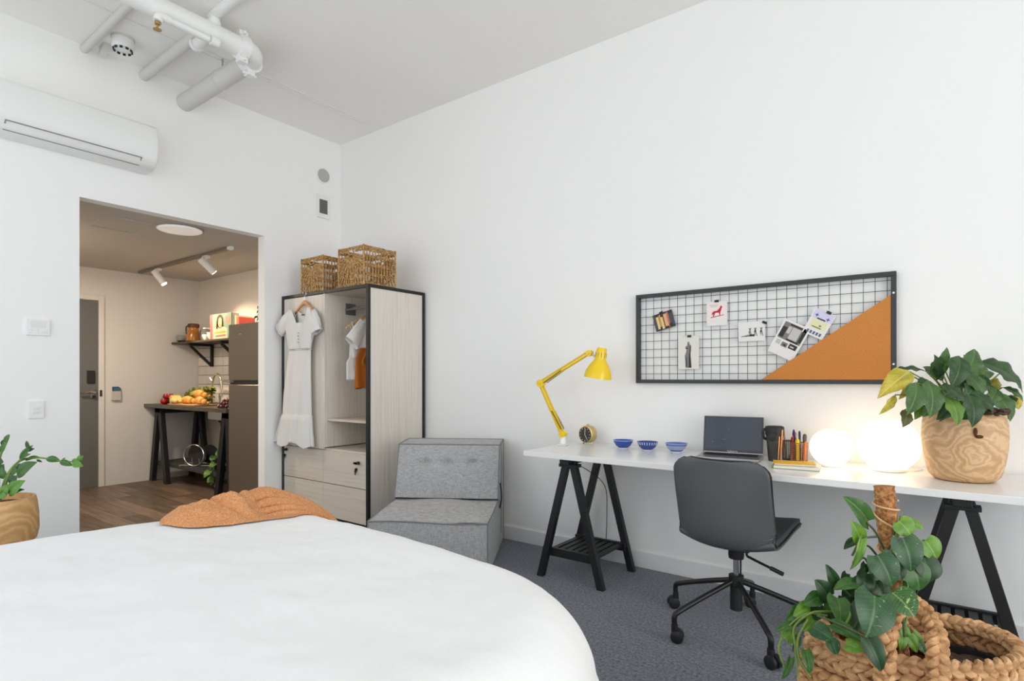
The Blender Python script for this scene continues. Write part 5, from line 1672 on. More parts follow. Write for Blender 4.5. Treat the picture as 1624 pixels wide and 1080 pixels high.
LILY = [
    (-0.180, -0.160, 0.458, -0.276, -0.331, 0.359, 0.089, (0.33, -0.44, 0.45), 3),
    (-0.225, -0.268, 0.363, -0.273, -0.329, 0.285, 0.035, (0.54, -0.72, 0.10), 3),
    (-0.124, -0.092, 0.457, -0.259, -0.168, 0.449, 0.051, (0.18, -0.24, 0.70), 0),
    (-0.158, -0.243, 0.413, -0.177, -0.332, 0.291, 0.090, (0.45, -0.60, 0.25), 1),
    (-0.122, -0.191, 0.420, -0.106, -0.279, 0.279, 0.098, (0.48, -0.64, 0.20), 1),
    (-0.193, -0.244, 0.303, -0.196, -0.296, 0.236, 0.056, (0.54, -0.72, 0.10), 4),
    (-0.086, -0.039, 0.480, -0.053, -0.040, 0.560, 0.044, (0.54, -0.72, 0.10), 1),
    (-0.091, -0.068, 0.420, -0.094, -0.070, 0.531, 0.050, (0.54, -0.72, 0.10), 0),
    (-0.026, -0.044, 0.410, 0.049, 0.061, 0.559, 0.091, (0.48, -0.64, 0.20), 1),
    (-0.017, -0.063, 0.523, -0.037, -0.152, 0.397, 0.093, (0.42, -0.56, 0.30), 0),
    (0.046, 0.034, 0.498, 0.207, 0.104, 0.380, 0.138, (0.27, -0.36, 0.55), 0),
    (0.008, -0.044, 0.444, 0.062, -0.078, 0.364, 0.080, (0.36, -0.48, 0.40), 1),
    (-0.077, -0.183, 0.399, -0.001, -0.201, 0.341, 0.066, (0.30, -0.40, 0.50), 0),
    (-0.058, -0.193, 0.356, -0.021, -0.240, 0.249, 0.072, (0.48, -0.64, 0.20), 2),
    (0.008, -0.143, 0.368, 0.027, -0.192, 0.241, 0.085, (0.51, -0.68, 0.15), 0),
    (0.015, -0.088, 0.375, 0.093, -0.105, 0.300, 0.067, (0.30, -0.40, 0.50), 0),
    (0.098, 0.048, 0.373, 0.156, 0.017, 0.258, 0.083, (0.48, -0.64, 0.20), 1),
    (0.165, 0.148, 0.358, 0.189, 0.141, 0.299, 0.051, (0.54, -0.72, 0.10), 3),
    (0.131, 0.148, 0.402, 0.085, 0.113, 0.411, 0.051, (0.42, -0.56, 0.30), 3),
    (0.131, 0.098, 0.391, 0.204, 0.127, 0.335, 0.050, (0.30, -0.40, 0.50), 1),
    (-0.071, -0.115, 0.327, -0.077, -0.157, 0.255, 0.050, (0.54, -0.72, 0.10), 0),
    (-0.180, -0.184, 0.399, -0.213, -0.234, 0.345, 0.033, (0.42, -0.56, 0.30), 3),
    (-0.037, 0.047, 0.430, 0.005, 0.029, 0.390, 0.074, (0.48, -0.64, 0.20), 0),
    (0.041, 0.156, 0.465, 0.079, 0.159, 0.451, 0.059, (0.36, -0.48, 0.40), 2),
    (-0.114, 0.040, 0.451, -0.058, 0.081, 0.499, 0.068, (0.42, -0.56, 0.30), 1),
    (-0.014, 0.140, 0.486, -0.047, 0.140, 0.521, 0.077, (0.42, -0.56, 0.30), 2),
    (0.072, 0.129, 0.396, 0.125, 0.143, 0.396, 0.066, (0.30, -0.40, 0.50), 0),
    (-0.081, -0.060, 0.364, -0.102, -0.126, 0.306, 0.065, (0.54, -0.72, 0.10), 0),
    (-0.007, -0.005, 0.337, 0.008, -0.044, 0.273, 0.072, (0.54, -0.72, 0.10), 0),
    (-0.150, -0.137, 0.338, -0.159, -0.194, 0.262, 0.055, (0.54, -0.72, 0.10), 2),
    (0.076, 0.107, 0.349, 0.089, 0.067, 0.304, 0.057, (0.48, -0.64, 0.20), 0),
    (-0.035, 0.199, 0.416, 0.048, 0.310, 0.502, 0.088, (0.36, -0.48, 0.40), 0),
    (0.010, 0.207, 0.416, 0.117, 0.362, 0.473, 0.087, (0.30, -0.40, 0.50), 1),
    (-0.069, 0.123, 0.416, -0.138, 0.147, 0.488, 0.078, (0.36, -0.48, 0.40), 0),
    (-0.039, -0.067, 0.397, -0.081, -0.161, 0.340, 0.071, (0.42, -0.56, 0.30), 1),
    (0.033, -0.037, 0.417, 0.000, -0.125, 0.341, 0.071, (0.42, -0.56, 0.30), 0),
    (-0.113, -0.109, 0.417, -0.158, -0.218, 0.366, 0.072, (0.36, -0.48, 0.40), 0),
    (-0.007, -0.030, 0.456, -0.040, -0.105, 0.391, 0.072, (0.42, -0.56, 0.30), 1),
    (0.067, 0.025, 0.443, 0.043, -0.043, 0.365, 0.065, (0.42, -0.56, 0.30), 0),
    (0.109, 0.056, 0.390, 0.080, -0.015, 0.326, 0.065, (0.42, -0.56, 0.30), 1),
    (0.021, -0.109, 0.315, -0.011, -0.171, 0.267, 0.063, (0.48, -0.64, 0.20), 1),
    (-0.050, -0.138, 0.321, -0.087, -0.214, 0.266, 0.057, (0.48, -0.64, 0.20), 0),
    (0.076, 0.007, 0.339, 0.052, -0.061, 0.276, 0.058, (0.48, -0.64, 0.20), 0),
    (-0.097, -0.147, 0.352, -0.132, -0.224, 0.277, 0.064, (0.48, -0.64, 0.20), 1),
    (-0.177, -0.132, 0.443, -0.228, -0.220, 0.397, 0.053, (0.30, -0.40, 0.50), 2),
    (0.126, 0.169, 0.450, 0.181, 0.210, 0.450, 0.061, (0.30, -0.40, 0.50), 1),
    (-0.059, 0.018, 0.457, -0.086, 0.010, 0.518, 0.048, (0.48, -0.64, 0.20), 2),
    (0.028, 0.096, 0.471, 0.006, 0.080, 0.532, 0.054, (0.48, -0.64, 0.20), 0),
    (0.144, 0.133, 0.356, 0.185, 0.138, 0.304, 0.053, (0.42, -0.56, 0.30), 0),
]
ZZ = [
    (0.088, 0.066, 0.370, 0.130, 0.097, 0.438, 0.029, (0.48, -0.64, 0.20), 1),
    (0.120, 0.089, 0.418, 0.109, 0.081, 0.460, 0.015, (0.54, -0.72, 0.10), 0),
    (0.114, 0.085, 0.413, 0.138, 0.103, 0.423, 0.018, (0.42, -0.56, 0.30), 0),
    (0.090, 0.067, 0.375, 0.147, 0.085, 0.402, 0.025, (0.42, -0.56, 0.30), 1),
    (0.106, 0.079, 0.368, 0.155, 0.116, 0.387, 0.024, (0.30, -0.40, 0.50), 1),
    (0.146, 0.109, 0.373, 0.166, 0.124, 0.363, 0.011, (0.42, -0.56, 0.30), 0),
    (0.117, 0.050, 0.303, 0.205, 0.091, 0.370, 0.062, (0.42, -0.56, 0.30), 1),
    (0.074, 0.055, 0.323, 0.133, 0.075, 0.346, 0.049, (0.48, -0.64, 0.20), 0),
    (0.182, 0.136, 0.379, 0.232, 0.173, 0.367, 0.031, (0.36, -0.48, 0.40), 1),
    (0.232, 0.173, 0.367, 0.288, 0.203, 0.349, 0.028, (0.42, -0.56, 0.30), 1),
    (0.238, 0.178, 0.365, 0.250, 0.187, 0.384, 0.011, (0.48, -0.64, 0.20), 2),
    (0.288, 0.203, 0.364, 0.336, 0.226, 0.348, 0.035, (0.48, -0.64, 0.20), 2),
    (0.278, 0.208, 0.358, 0.286, 0.214, 0.380, 0.018, (0.54, -0.72, 0.10), 2),
    (0.296, 0.221, 0.350, 0.303, 0.226, 0.397, 0.021, (0.54, -0.72, 0.10), 2),
    (0.303, 0.226, 0.363, 0.313, 0.234, 0.393, 0.015, (0.54, -0.72, 0.10), 2),
    (0.076, 0.032, 0.267, 0.100, 0.050, 0.304, 0.049, (0.48, -0.64, 0.20), 0),
    (0.111, 0.021, 0.228, 0.190, 0.054, 0.291, 0.061, (0.48, -0.64, 0.20), 2),
    (0.117, 0.025, 0.218, 0.177, 0.057, 0.252, 0.031, (0.30, -0.40, 0.50), 1),
    (0.088, 0.003, 0.213, 0.124, 0.018, 0.274, 0.048, (0.48, -0.64, 0.20), 2),
    (0.119, -0.011, 0.225, 0.143, 0.007, 0.229, 0.027, (0.42, -0.56, 0.30), 2),
    (-0.009, 0.019, 0.400, 0.012, 0.034, 0.451, 0.028, (0.48, -0.64, 0.20), 1),
    (0.008, 0.031, 0.446, 0.020, 0.040, 0.486, 0.025, (0.54, -0.72, 0.10), 1),
    (-0.005, 0.022, 0.435, 0.001, 0.026, 0.463, 0.018, (0.54, -0.72, 0.10), 0),
    (-0.037, -0.003, 0.400, -0.017, 0.013, 0.451, 0.028, (0.48, -0.64, 0.20), 1),
    (0.006, 0.004, 0.363, 0.026, 0.019, 0.363, 0.035, (0.48, -0.64, 0.20), 0),
    (-0.010, -0.008, 0.303, -0.046, -0.035, 0.348, 0.042, (0.48, -0.64, 0.20), 1),
    (-0.010, -0.008, 0.363, -0.042, -0.032, 0.413, 0.035, (0.48, -0.64, 0.20), 1),
    (-0.013, 0.016, 0.310, -0.001, 0.025, 0.350, 0.042, (0.48, -0.64, 0.20), 0),
    (0.051, -0.012, 0.241, 0.038, -0.046, 0.284, 0.048, (0.48, -0.64, 0.20), 2),
    (0.054, 0.040, 0.303, 0.090, 0.067, 0.348, 0.035, (0.42, -0.56, 0.30), 1),
    (0.030, 0.022, 0.288, 0.018, 0.013, 0.338, 0.042, (0.48, -0.64, 0.20), 1),
]
ZZ_STEMS = [
    [(0.01, 0.007, 0.188), (0.038, 0.028, 0.298), (0.086, 0.064, 0.368), (0.158, 0.118, 0.382), (0.232, 0.173, 0.367), (0.306, 0.229, 0.363)],
    [(0.014, 0.01, 0.193), (0.054, 0.04, 0.323), (0.094, 0.07, 0.383), (0.118, 0.088, 0.428), (0.112, 0.084, 0.455)],
    [(-0.017, 0.013, 0.184), (-0.017, 0.013, 0.36), (0.012, 0.034, 0.451), (0.022, 0.041, 0.481)]]
# ================================================================== plants
def leaf_material(name, c0, c1, vein, variegated=None, rough=.38):
    """unit leaf space: x across, y along; a paler midrib, faint side veins, optional cream flecks"""
    m = bpy.data.materials.new(name)
    m.use_nodes = True
    nt = m.node_tree
    N, L = nt.nodes, nt.links
    b = N["Principled BSDF"]
    b.inputs["Roughness"].default_value = rough
    b.inputs["Specular IOR Level"].default_value = .45
    tc = N.new("ShaderNodeTexCoord")
    n = N.new("ShaderNodeTexNoise")
    n.inputs["Scale"].default_value = 3.0
    n.inputs["Detail"].default_value = 3
    oi = N.new("ShaderNodeObjectInfo")
    add = N.new("ShaderNodeVectorMath"); add.operation = 'ADD'
    sc = N.new("ShaderNodeVectorMath"); sc.operation = 'SCALE'; sc.inputs["Scale"].default_value = 9.0
    cmb = N.new("ShaderNodeCombineXYZ")
    L.new(oi.outputs["Random"], cmb.inputs[0]); L.new(oi.outputs["Random"], cmb.inputs[1])
    L.new(cmb.outputs[0], sc.inputs[0])
    L.new(tc.outputs["Object"], add.inputs[0]); L.new(sc.outputs[0], add.inputs[1])
    L.new(add.outputs[0], n.inputs["Vector"])
    r = N.new("ShaderNodeValToRGB")
    r.color_ramp.elements[0].position, r.color_ramp.elements[1].position = .32, .68
    r.color_ramp.elements[0].color, r.color_ramp.elements[1].color = (*c0, 1), (*c1, 1)
    L.new(n.outputs["Fac"], r.inputs["Fac"])
    sx = N.new("ShaderNodeSeparateXYZ")
    L.new(tc.outputs["Object"], sx.inputs[0])
    ab = N.new("ShaderNodeMath"); ab.operation = 'ABSOLUTE'
    L.new(sx.outputs["X"], ab.inputs[0])
    lt_ = N.new("ShaderNodeMath"); lt_.operation = 'LESS_THAN'; lt_.inputs[1].default_value = .022
    L.new(ab.outputs[0], lt_.inputs[0])
    # side veins: sin((y - |x|*.9) * k)
    m1 = N.new("ShaderNodeMath"); m1.operation = 'MULTIPLY_ADD'; m1.inputs[1].default_value = -.55
    L.new(ab.outputs[0], m1.inputs[0]); L.new(sx.outputs["Y"], m1.inputs[2])
    m2 = N.new("ShaderNodeMath"); m2.operation = 'MULTIPLY'; m2.inputs[1].default_value = 58
    L.new(m1.outputs[0], m2.inputs[0])
    m3 = N.new("ShaderNodeMath"); m3.operation = 'SINE'
    L.new(m2.outputs[0], m3.inputs[0])
    m4 = N.new("ShaderNodeMath"); m4.operation = 'GREATER_THAN'; m4.inputs[1].default_value = .88
    L.new(m3.outputs[0], m4.inputs[0])
    m5 = N.new("ShaderNodeMath"); m5.operation = 'MULTIPLY'; m5.inputs[1].default_value = .35
    L.new(m4.outputs[0], m5.inputs[0])
    mx0 = N.new("ShaderNodeMath"); mx0.operation = 'MAXIMUM'
    L.new(lt_.outputs[0], mx0.inputs[0]); L.new(m5.outputs[0], mx0.inputs[1])
    mul = N.new("ShaderNodeMath"); mul.operation = 'MULTIPLY'; mul.inputs[1].default_value = .55
    L.new(mx0.outputs[0], mul.inputs[0])
    mix = N.new("ShaderNodeMix"); mix.data_type = 'RGBA'
    L.new(mul.outputs[0], mix.inputs["Factor"])
    L.new(r.outputs["Color"], mix.inputs["A"])
    mix.inputs["B"].default_value = (*vein, 1)
    last = mix.outputs["Result"]
    if variegated:
        n2 = N.new("ShaderNodeTexNoise")
        n2.inputs["Scale"].default_value = 5.5
        n2.inputs["Detail"].default_value = 5
        n2.inputs["Distortion"].default_value = 1.2
        L.new(add.outputs[0], n2.inputs["Vector"])
        g = N.new("ShaderNodeValToRGB")
        g.color_ramp.elements[0].position, g.color_ramp.elements[1].position = variegated[1], variegated[1] + .06
        L.new(n2.outputs["Fac"], g.inputs["Fac"])
        mv = N.new("ShaderNodeMix"); mv.data_type = 'RGBA'
        L.new(g.outputs["Color"], mv.inputs["Factor"])
        L.new(last, mv.inputs["A"])
        mv.inputs["B"].default_value = (*variegated[0], 1)
        last = mv.outputs["Result"]
    L.new(last, b.inputs["Base Color"])
    t = N.new("ShaderNodeBsdfTranslucent")
    L.new(last, t.inputs["Color"])
    ms = N.new("ShaderNodeMixShader"); ms.inputs[0].default_value = .22
    L.new(b.outputs[0], ms.inputs[1]); L.new(t.outputs[0], ms.inputs[2])
    L.new(ms.outputs[0], N["Material Output"].inputs[0])
    return m
G = srgb
LM_POTH = [leaf_material("pothos_dark", G(25, 54, 27), G(40, 77, 35), G(70, 105, 56)),
           leaf_material("pothos_mid", G(45, 86, 35), G(68, 114, 44), G(109, 145, 72)),
           leaf_material("pothos_bright", G(82, 132, 35), G(117, 161, 52), G(156, 186, 96)),
           leaf_material("pothos_cream", G(42, 82, 41), G(63, 109, 52), G(159, 181, 112), (G(173, 193, 120), .60)),
           leaf_material("pothos_blue", G(33, 70, 40), G(52, 95, 51), G(94, 132, 80), (G(142, 172, 104), .64))]
LM_LILY = [leaf_material("lily_dark", G(35, 65, 32), G(52, 86, 41), G(87, 119, 67), rough=.45),
           leaf_material("lily_mid", G(55, 89, 43), G(77, 112, 56), G(117, 144, 83), rough=.45),
           leaf_material("lily_bright", G(73, 117, 41), G(102, 140, 52), G(142, 172, 88), rough=.45),
           leaf_material("lily_yellow", G(164, 154, 36), G(208, 190, 78), G(228, 214, 130), rough=.5),
           leaf_material("lily_brown", G(70, 73, 36), G(94, 91, 48), G(117, 114, 72), rough=.5)]
LM_ZZ = [leaf_material("zz_dark", G(33, 68, 27), G(48, 86, 33), G(75, 114, 56), rough=.3),
         leaf_material("zz_mid", G(48, 91, 32), G(67, 112, 41), G(100, 140, 67), rough=.3),
         leaf_material("zz_bright", G(77, 128, 40), G(99, 149, 52), G(134, 176, 88), rough=.3)]

def leaf_mesh(name, m, shape, curl=.12, fold=.10, n=14, k=6, wave=.0):
    vs, fs = [], []
    for i in range(n + 1):
        t = i / n
        w = shape(t)
        for j in range(-k, k + 1):
            s = j / k
            x = s * w * .5
            yy = t
            if shape is heart:
                yy = t - .09 * abs(s) ** 2 * max(0, 1 - t * 5) * 1.2
            z = curl * (sin(t * pi * .9) - .9 * t * t) + fold * abs(s) * w * .9 - .10 * (abs(s) * w) ** 2 + wave * sin(t * 19 + s * 2) * abs(s) * w
            vs.append((x, yy, z))
    w_ = 2 * k + 1
    for i in range(n):
        for j in range(w_ - 1):
            fs.append((i * w_ + j, i * w_ + j + 1, (i + 1) * w_ + j + 1, (i + 1) * w_ + j))
    me = bpy.data.meshes.new(name)
    me.from_pydata(vs, [], fs)
    me.materials.append(m)
    for p in me.polygons:
        p.use_smooth = True
    return me
def heart(t):
    if t < .22:
        return .62 + .38 * sin(t / .22 * pi / 2)
    return max(.0, 1 - ((t - .22) / .78) ** 1.9) ** .78
def lance(t):
    return max(.02, sin(min(1, t / .42) * pi / 2) if t < .42 else max(0.0, 1 - ((t - .42) / .58) ** 1.7) ** .9)
def oval(t):
    return max(.02, sin(pi * min(.985, max(.02, t)) ** .85) ** .75)

def foliage(parent, table, mats, shape, curl, fold, stem_m=None, stem_from=None, wave=.0):
    ms = [leaf_mesh("leaf", m, shape, curl, fold, wave=wave) for m in mats]
    for (bx, by, bz, tx_, ty_, tz_, w, nrm, kind) in table:
        o = bpy.data.objects.new("leaf", ms[kind % len(ms)])
        COL.objects.link(o)
        place_along(o, (bx, by, bz), (tx_, ty_, tz_), w, nrm, parent)
        if stem_m is not None and stem_from is not None:
            b_ = Vector((bx, by, bz))
            s0 = Vector(stem_from(b_))
            mid = s0.lerp(b_, .55) + Vector((0, 0, .12 * (b_ - s0).length))
            MB().tube(smoothpath([s0, mid, b_], 5), [.0028] * 11, 6).build("stem", stem_m, parent, smooth=True)

M_stem = mat("green_stem", srgb(106, 132, 58), .5)
M_stemd = mat("dark_stem", srgb(74, 84, 52), .5)
M_soil = mat("soil", srgb(62, 46, 36), 1.0, var=(60, .6, srgb(98, 76, 60)), bump=(70, 1.0, .012))

# ---- large braided seagrass basket with pothos on a coir pole
BC = Vector((4.547, -1.432, 0))
bk_t = thing("braided_basket", "large oval braided seagrass basket on the carpet, front right", "basket", BC, radians(36.75))
M_sea = [ramp_mat("seagrass_%d" % k, 'noise', 26, [(.28, G(*a)), (.55, G(*b_)), (.8, G(*c))], rough=.8, stretch=(1, 1, 3), bump=.4, bdist=.003, offset=(k, 2 * k, 0))
         for k, (a, b_, c) in enumerate([((138, 96, 58), (196, 150, 102), (222, 182, 136)), ((126, 86, 50), (184, 138, 92), (212, 170, 122)), ((150, 108, 68), (202, 158, 112), (226, 190, 146))])]
RIMZ = .462
def belly(z):
    t = z / RIMZ
    return .200 + .100 * sin(min(1, t * .66 + .28) * pi * .78) ** 1.1
OV = .62                           # the basket is oval: deeper side to side than front to back
def ring(R_, t, ph, z):
    return Vector((R_ * cos(2 * pi * t + ph), R_ * OV * sin(2 * pi * t + ph), z))
def braid(centre, normal, up, closed, n_tw, A, B, r_, seg=7, steps=9, flat=.8):
    """three interlaced strands along a path given by functions of t in 0..1"""
    out = []
    N = int(n_tw * steps)
    for k in range(3):
        pts = []
        for i in range(N if closed else N + 1):
            t = i / N
            th = 2 * pi * n_tw * t + 2 * pi * k / 3
            c, n_, u_ = centre(t), normal(t), up(t)
            pts.append(c + u_ * (A * sin(th)) + n_ * (B * sin(2 * th)))
        out.append(MB().tube(pts, r_, seg, closed=closed, flat=flat))
    return out
rows = 9
for i in range(rows):
    z = .026 + i * .050
    R_ = belly(z)
    ph = random.Random(i).uniform(0, 6)
    cen = lambda t, R_=R_, z=z, ph=ph: ring(R_, t, ph, z + .004 * sin(6 * pi * t + ph))
    nor = lambda t, ph=ph: Vector((cos(2 * pi * t + ph) * OV, sin(2 * pi * t + ph), 0)).normalized()
    up = lambda t: Vector((0, 0, 1))
    row_ = MB()
    for s_ in braid(cen, nor, up, True, 15, .018, .009, .0150, flat=.60, steps=15, seg=8):
        row_.add(s_.v, s_.f)
    row_.build("braid_row", M_sea[i % 3], bk_t, smooth=True)
rim_m = MB()
for s_ in braid(lambda t: ring(.260, t, 0, RIMZ + .004 * sin(4 * pi * t)), lambda t: Vector((cos(2 * pi * t) * OV, sin(2 * pi * t), 0)).normalized(), lambda t: Vector((0, 0, 1)), True, 17, .013, .009, .0122, steps=15, seg=8):
    rim_m.add(s_.v, s_.f)
rim_m.build("rim_braid", M_sea[2], bk_t, smooth=True)
MB().lathe([(belly(z_) - .004, z_) for z_ in (.01, .06, .12, .18, .24, .30, .36, .42, .45)], (0, 0, 0), 56, cap=False, sy=OV).build("inner_wall", M_sea[1], bk_t, smooth=True)
MB().lathe([(.185, .004), (.185, .012)], (0, 0, 0), 44, sy=OV).build("base", M_sea[1], bk_t)
HPATH = smoothpath([(-0.204, -0.170, .300), (-0.204, -0.175, 0.394), (-0.205, -0.18, 0.444), (-0.202, -0.18, 0.507), (-0.182, -0.16, 0.562), (-0.148, -0.13, 0.594), (-0.096, -0.10, 0.61),
                    (-0.061, -0.095, 0.599), (-0.054, -0.12, 0.58), (-0.068, -0.17, 0.558), (-0.09, -0.205, 0.522), (-0.101, -0.218, 0.467), (-0.103, -0.216, 0.42), (-0.105, -0.205, .320)], 6)
def hcen(t, side=1):
    i = t * (len(HPATH) - 1)
    k = min(len(HPATH) - 2, int(i))
    p = HPATH[k].lerp(HPATH[k + 1], i - k)
    return Vector((p.x * side, p.y * side, p.z - (0 if side > 0 else .19)))
for side in (1, -1):
    nor = lambda t, side=side: Vector((-.35 * side, -.85 * side, .40)).normalized()
    def up(t, side=side, nor=nor):
        d = (hcen(min(1, t + .012), side) - hcen(max(0, t - .012), side)).normalized()
        return nor(t).cross(d).normalized()
    q = MB()
    for s_ in braid(lambda t, side=side: hcen(t, side), nor, up, False, 10, .0145, .009, .0120, flat=.68, steps=16, seg=8):
        q.add(s_.v, s_.f)
    q.build("handle", M_sea[0], bk_t, smooth=True)

po = thing("pothos_plant", "trailing variegated pothos climbing a coir pole in the braided basket", "plant", BC)
MB().lathe([(.10, .06), (.115, .30), (.122, .30), (.122, .32), (.112, .32), (.11, .27), (.001, .265)], (-.05, .01, .06), 28, cap=False).build("nursery_pot", mat("terracotta_dark", srgb(120, 66, 44), .7), po, smooth=True, angle=50)
MB().grid(lambda u, v: (-.05 + .108 * u * cos(2 * pi * v), .01 + .108 * u * sin(2 * pi * v), .36 + .012 * noise.noise(Vector((u * 5 * cos(2 * pi * v), u * 5 * sin(2 * pi * v), 1)))), 8, 28, wrap=True).build("soil", M_soil, po, smooth=True)
M_coir = ramp_mat("coir", 'noise', 90, [(.3, G(120, 74, 38)), (.55, G(186, 128, 76)), (.78, G(222, 172, 118))], rough=.95, bump=1.0, bdist=.012, detail=4)
pA, pB = Vector((-.035, .02, .34)), Vector((-.076, .030, .884))
ptsp = [pA.lerp(pB, k / 24) for k in range(25)]
rk = random.Random(2)
ptsp = [pA.lerp(pB, k / 70) for k in range(71)]
pole = MB().tube(ptsp, [.0262 + rk.uniform(-.0014, .0014) for k in range(71)], 26).build("coir_pole", M_coir, po, smooth=True)
d = (pB - pA)
tw = MB()
for (t0, t1, turns, ph) in ((.93, .86, 1.4, 0), (.86, .70, .8, 3.2), (.70, .55, 1.2, 1.5)):
    tw.tube([pA + d * (t0 + (t1 - t0) * k / 30) + Vector((cos(ph + turns * 2 * pi * k / 30), sin(ph + turns * 2 * pi * k / 30), 0)) * .0315 for k in range(31)], .0028, 6)
tw.build("twine", mat("twine", srgb(220, 180, 132), .9), pole, smooth=True)
foliage(po, POTHOS, LM_POTH, heart, .10, .16)
for s_ in POTHOS_STEMS:
    pth = smoothpath(s_, 5) if len(s_) > 2 else smoothpath([s_[0], (Vector(s_[0]) + Vector(s_[1])) / 2 + Vector((0, 0, .012)), s_[1]], 5)
    MB().tube(pth, .0032, 6).build("vine", M_stem if len(s_) > 3 else M_stemd, po, smooth=True)
# main stems winding up the pole
for ph in (0.5, 3.4):
    MB().tube(smoothpath([pA + d * (k / 8 * .85) + Vector((cos(ph + k * .7), sin(ph + k * .7), 0)) * .036 for k in range(9)], 4), .0042, 6).build("vine", M_stem, po, smooth=True)
# second, dark nursery pot inside the basket
p2 = thing("plastic_pot", "black plastic nursery pot of soil inside the braided basket", "plant pot", BC + Vector((.115, .075, .13)))
MB().lathe([(.07, 0), (.085, .27), (.092, .27), (.092, .285), (.082, .285), (.08, .25), (.001, .248)], (0, 0, 0), 24, cap=False).build("pot", M_bplast, p2, smooth=True, angle=50)
MB().grid(lambda u, v: (.08 * u * cos(2 * pi * v), .08 * u * sin(2 * pi * v), .268 + .012 * noise.noise(Vector((u * 6 * cos(2 * pi * v), u * 6 * sin(2 * pi * v), 4)))), 8, 24, wrap=True).build("soil", M_soil, p2, smooth=True)

# ---- leafy plant in the carved wooden pot on the desk
M_carved = ramp_mat("carved_wood", 'wave', 4.6, [(.0, G(186, 147, 104)), (.3, G(202, 164, 120)), (.6, G(216, 181, 138)), (.85, G(208, 170, 126)), (1, G(192, 153, 110))], rough=.5, distortion=12.0, detail=8, bands='Y', wave='RINGS', stretch=(1.0, 1.0, 1.35), offset=(-.05, 0, -.16), bump=.12)
PT = Vector((4.685, -.318, Z0))
wp = thing("wooden_plant_pot", "carved pale wood pot on the desk's right end", "plant pot", PT)
def wpot(h):
    t = h / .285
    return .120 + .056 * sin(min(1, t * .80 + .10) * pi * .62) ** 1.0 - .004 * (t > .97)
prof = [(.085, 0), (.104, .004), (.122, .022)] + [(.122 + .030 * sin(pi * min(1, k / 10) * .62) ** .8 - .013 * (k / 10) ** 3, .022 + .263 * k / 10) for k in range(1, 11)]
top_r = prof[-1][0]
prof += [(top_r - .006, .290), (top_r - .016, .288), (top_r - .02, .26), (.001, .255)]
q = MB().lathe(prof, (0, 0, 0), 56, cap=False)
q.f.append(tuple(reversed(range(56))))
q.v = [(x * (1 + .012 * sin(3 * atan2(y, x) + 1)), y * .92, z + .006 * sin(2 * atan2(y, x) + .6) * (z / .29)) for x, y, z in q.v]
q.build("pot", M_carved, wp, smooth=True, angle=60)
kn = MB().sphere((.034, -.136, .215), .007, 12, 8, sz=2.4, sy=.5)
kn.sphere((.046, -.135, .196), .014, 10, 8, sz=.5, sy=.4)
kn.build("bark_knot", mat("knot_dark", srgb(84, 52, 30), .9), wp, smooth=True)
MB().lathe([(.003, .262), (.118, .262)], (0, 0, 0), 40, sy=.92, cap=False).build("soil", M_soil, wp)
q = MB()
rk = random.Random(5)
for k in range(46):
    a = rk.uniform(-.9, .9)
    rr = rk.uniform(.10, .145)
    q.sphere((rr * cos(a) * 1.02, rr * sin(a) - .02, .292 + rk.uniform(-.008, .014)), rk.uniform(.006, .013), 8, 6, sz=.6)
q.build("bark_mulch", M_soil, wp, smooth=True)
ly = thing("leafy_plant", "broad-leaved green plant with yellowing leaves in the carved wooden pot", "plant", Vector((4.685, -.335, .77)))
foliage(ly, LILY, LM_LILY, lance, .14, .14, M_stem, lambda b_: (b_.x * .22, b_.y * .22 + .01, .262), wave=.035)
MB().tube(smoothpath([(-.03, .02, .27), (-.10, .0, .40), (-.15, -.05, .42), (-.165, -.08, .37)], 5), .003, 6).build("stem", M_stemd, ly, smooth=True)
MB().sphere((-.168, -.083, .36), .012, 8, 6, sz=1.6).build("dried_bud", mat("dried_bud", srgb(150, 96, 50), .8), ly, smooth=True)

# ---- ZZ plant on the bedside table, far left
ns = thing("bedside_table", "small white bedside table behind the bed", "table", (1.12, -2.86, 0))
MB().box(-.21, .21, -.24, .24, .435, .459).build("table_top", M_trim, ns, bevel=.004)
for x in (-.18, .18):
    for y in (-.21, .21):
        MB().hbar((x, y, 0), (x * .95, y * .95, .435), .03, .03).build("leg", M_trim, ns, bevel=.002)
MB().box(-.19, .19, -.22, .22, .18, .195).build("lower_shelf", M_trim, ns)
zp = thing("wooden_pot", "round pale wooden pot on the bedside table at far left", "plant pot", (1.205, -2.725, .46))
M_zpot = ramp_mat("turned_wood", 'wave', 3.2, [(.0, G(190, 146, 92)), (.35, G(206, 162, 106)), (.7, G(216, 174, 120)), (1, G(198, 152, 98))], rough=.5, distortion=9, detail=4, bands='X', wave='RINGS', stretch=(1, 1, 1.2), bump=.12)
MB().lathe([(.11, 0), (.136, .005), (.145, .05), (.144, .12), (.138, .175), (.132, .200), (.122, .201), (.118, .175), (.001, .168)], (0, 0, 0), 44, cap=False).build("pot", M_zpot, zp, smooth=True, angle=60)
MB().lathe([(.003, .174), (.118, .174)], (0, 0, 0), 32, cap=False).build("soil", M_soil, zp)
zz = thing("zz_plant", "glossy green plant with arching leafy stems at far left", "plant", (1.20, -2.73, .46))
foliage(zz, ZZ, LM_ZZ, oval, .10, .16)
for s_ in ZZ_STEMS:
    pth = smoothpath(s_, 5)
    MB().tube(pth, [.006 - .0035 * k / len(pth) for k in range(len(pth))], 8).build("stem", M_stem, zz, smooth=True)
vz = thing("grey_carafe", "grey cylindrical vessel behind the plant at far left", "vessel", (1.02, -2.855, .4595))
MB().lathe([(.045, 0), (.05, .004), (.05, .31), (.046, .312), (.044, .30), (.001, .02)], (0, 0, 0), 28, cap=False).build("body", mat("carafe_grey", srgb(170, 171, 174), .4), vz, smooth=True, angle=60)
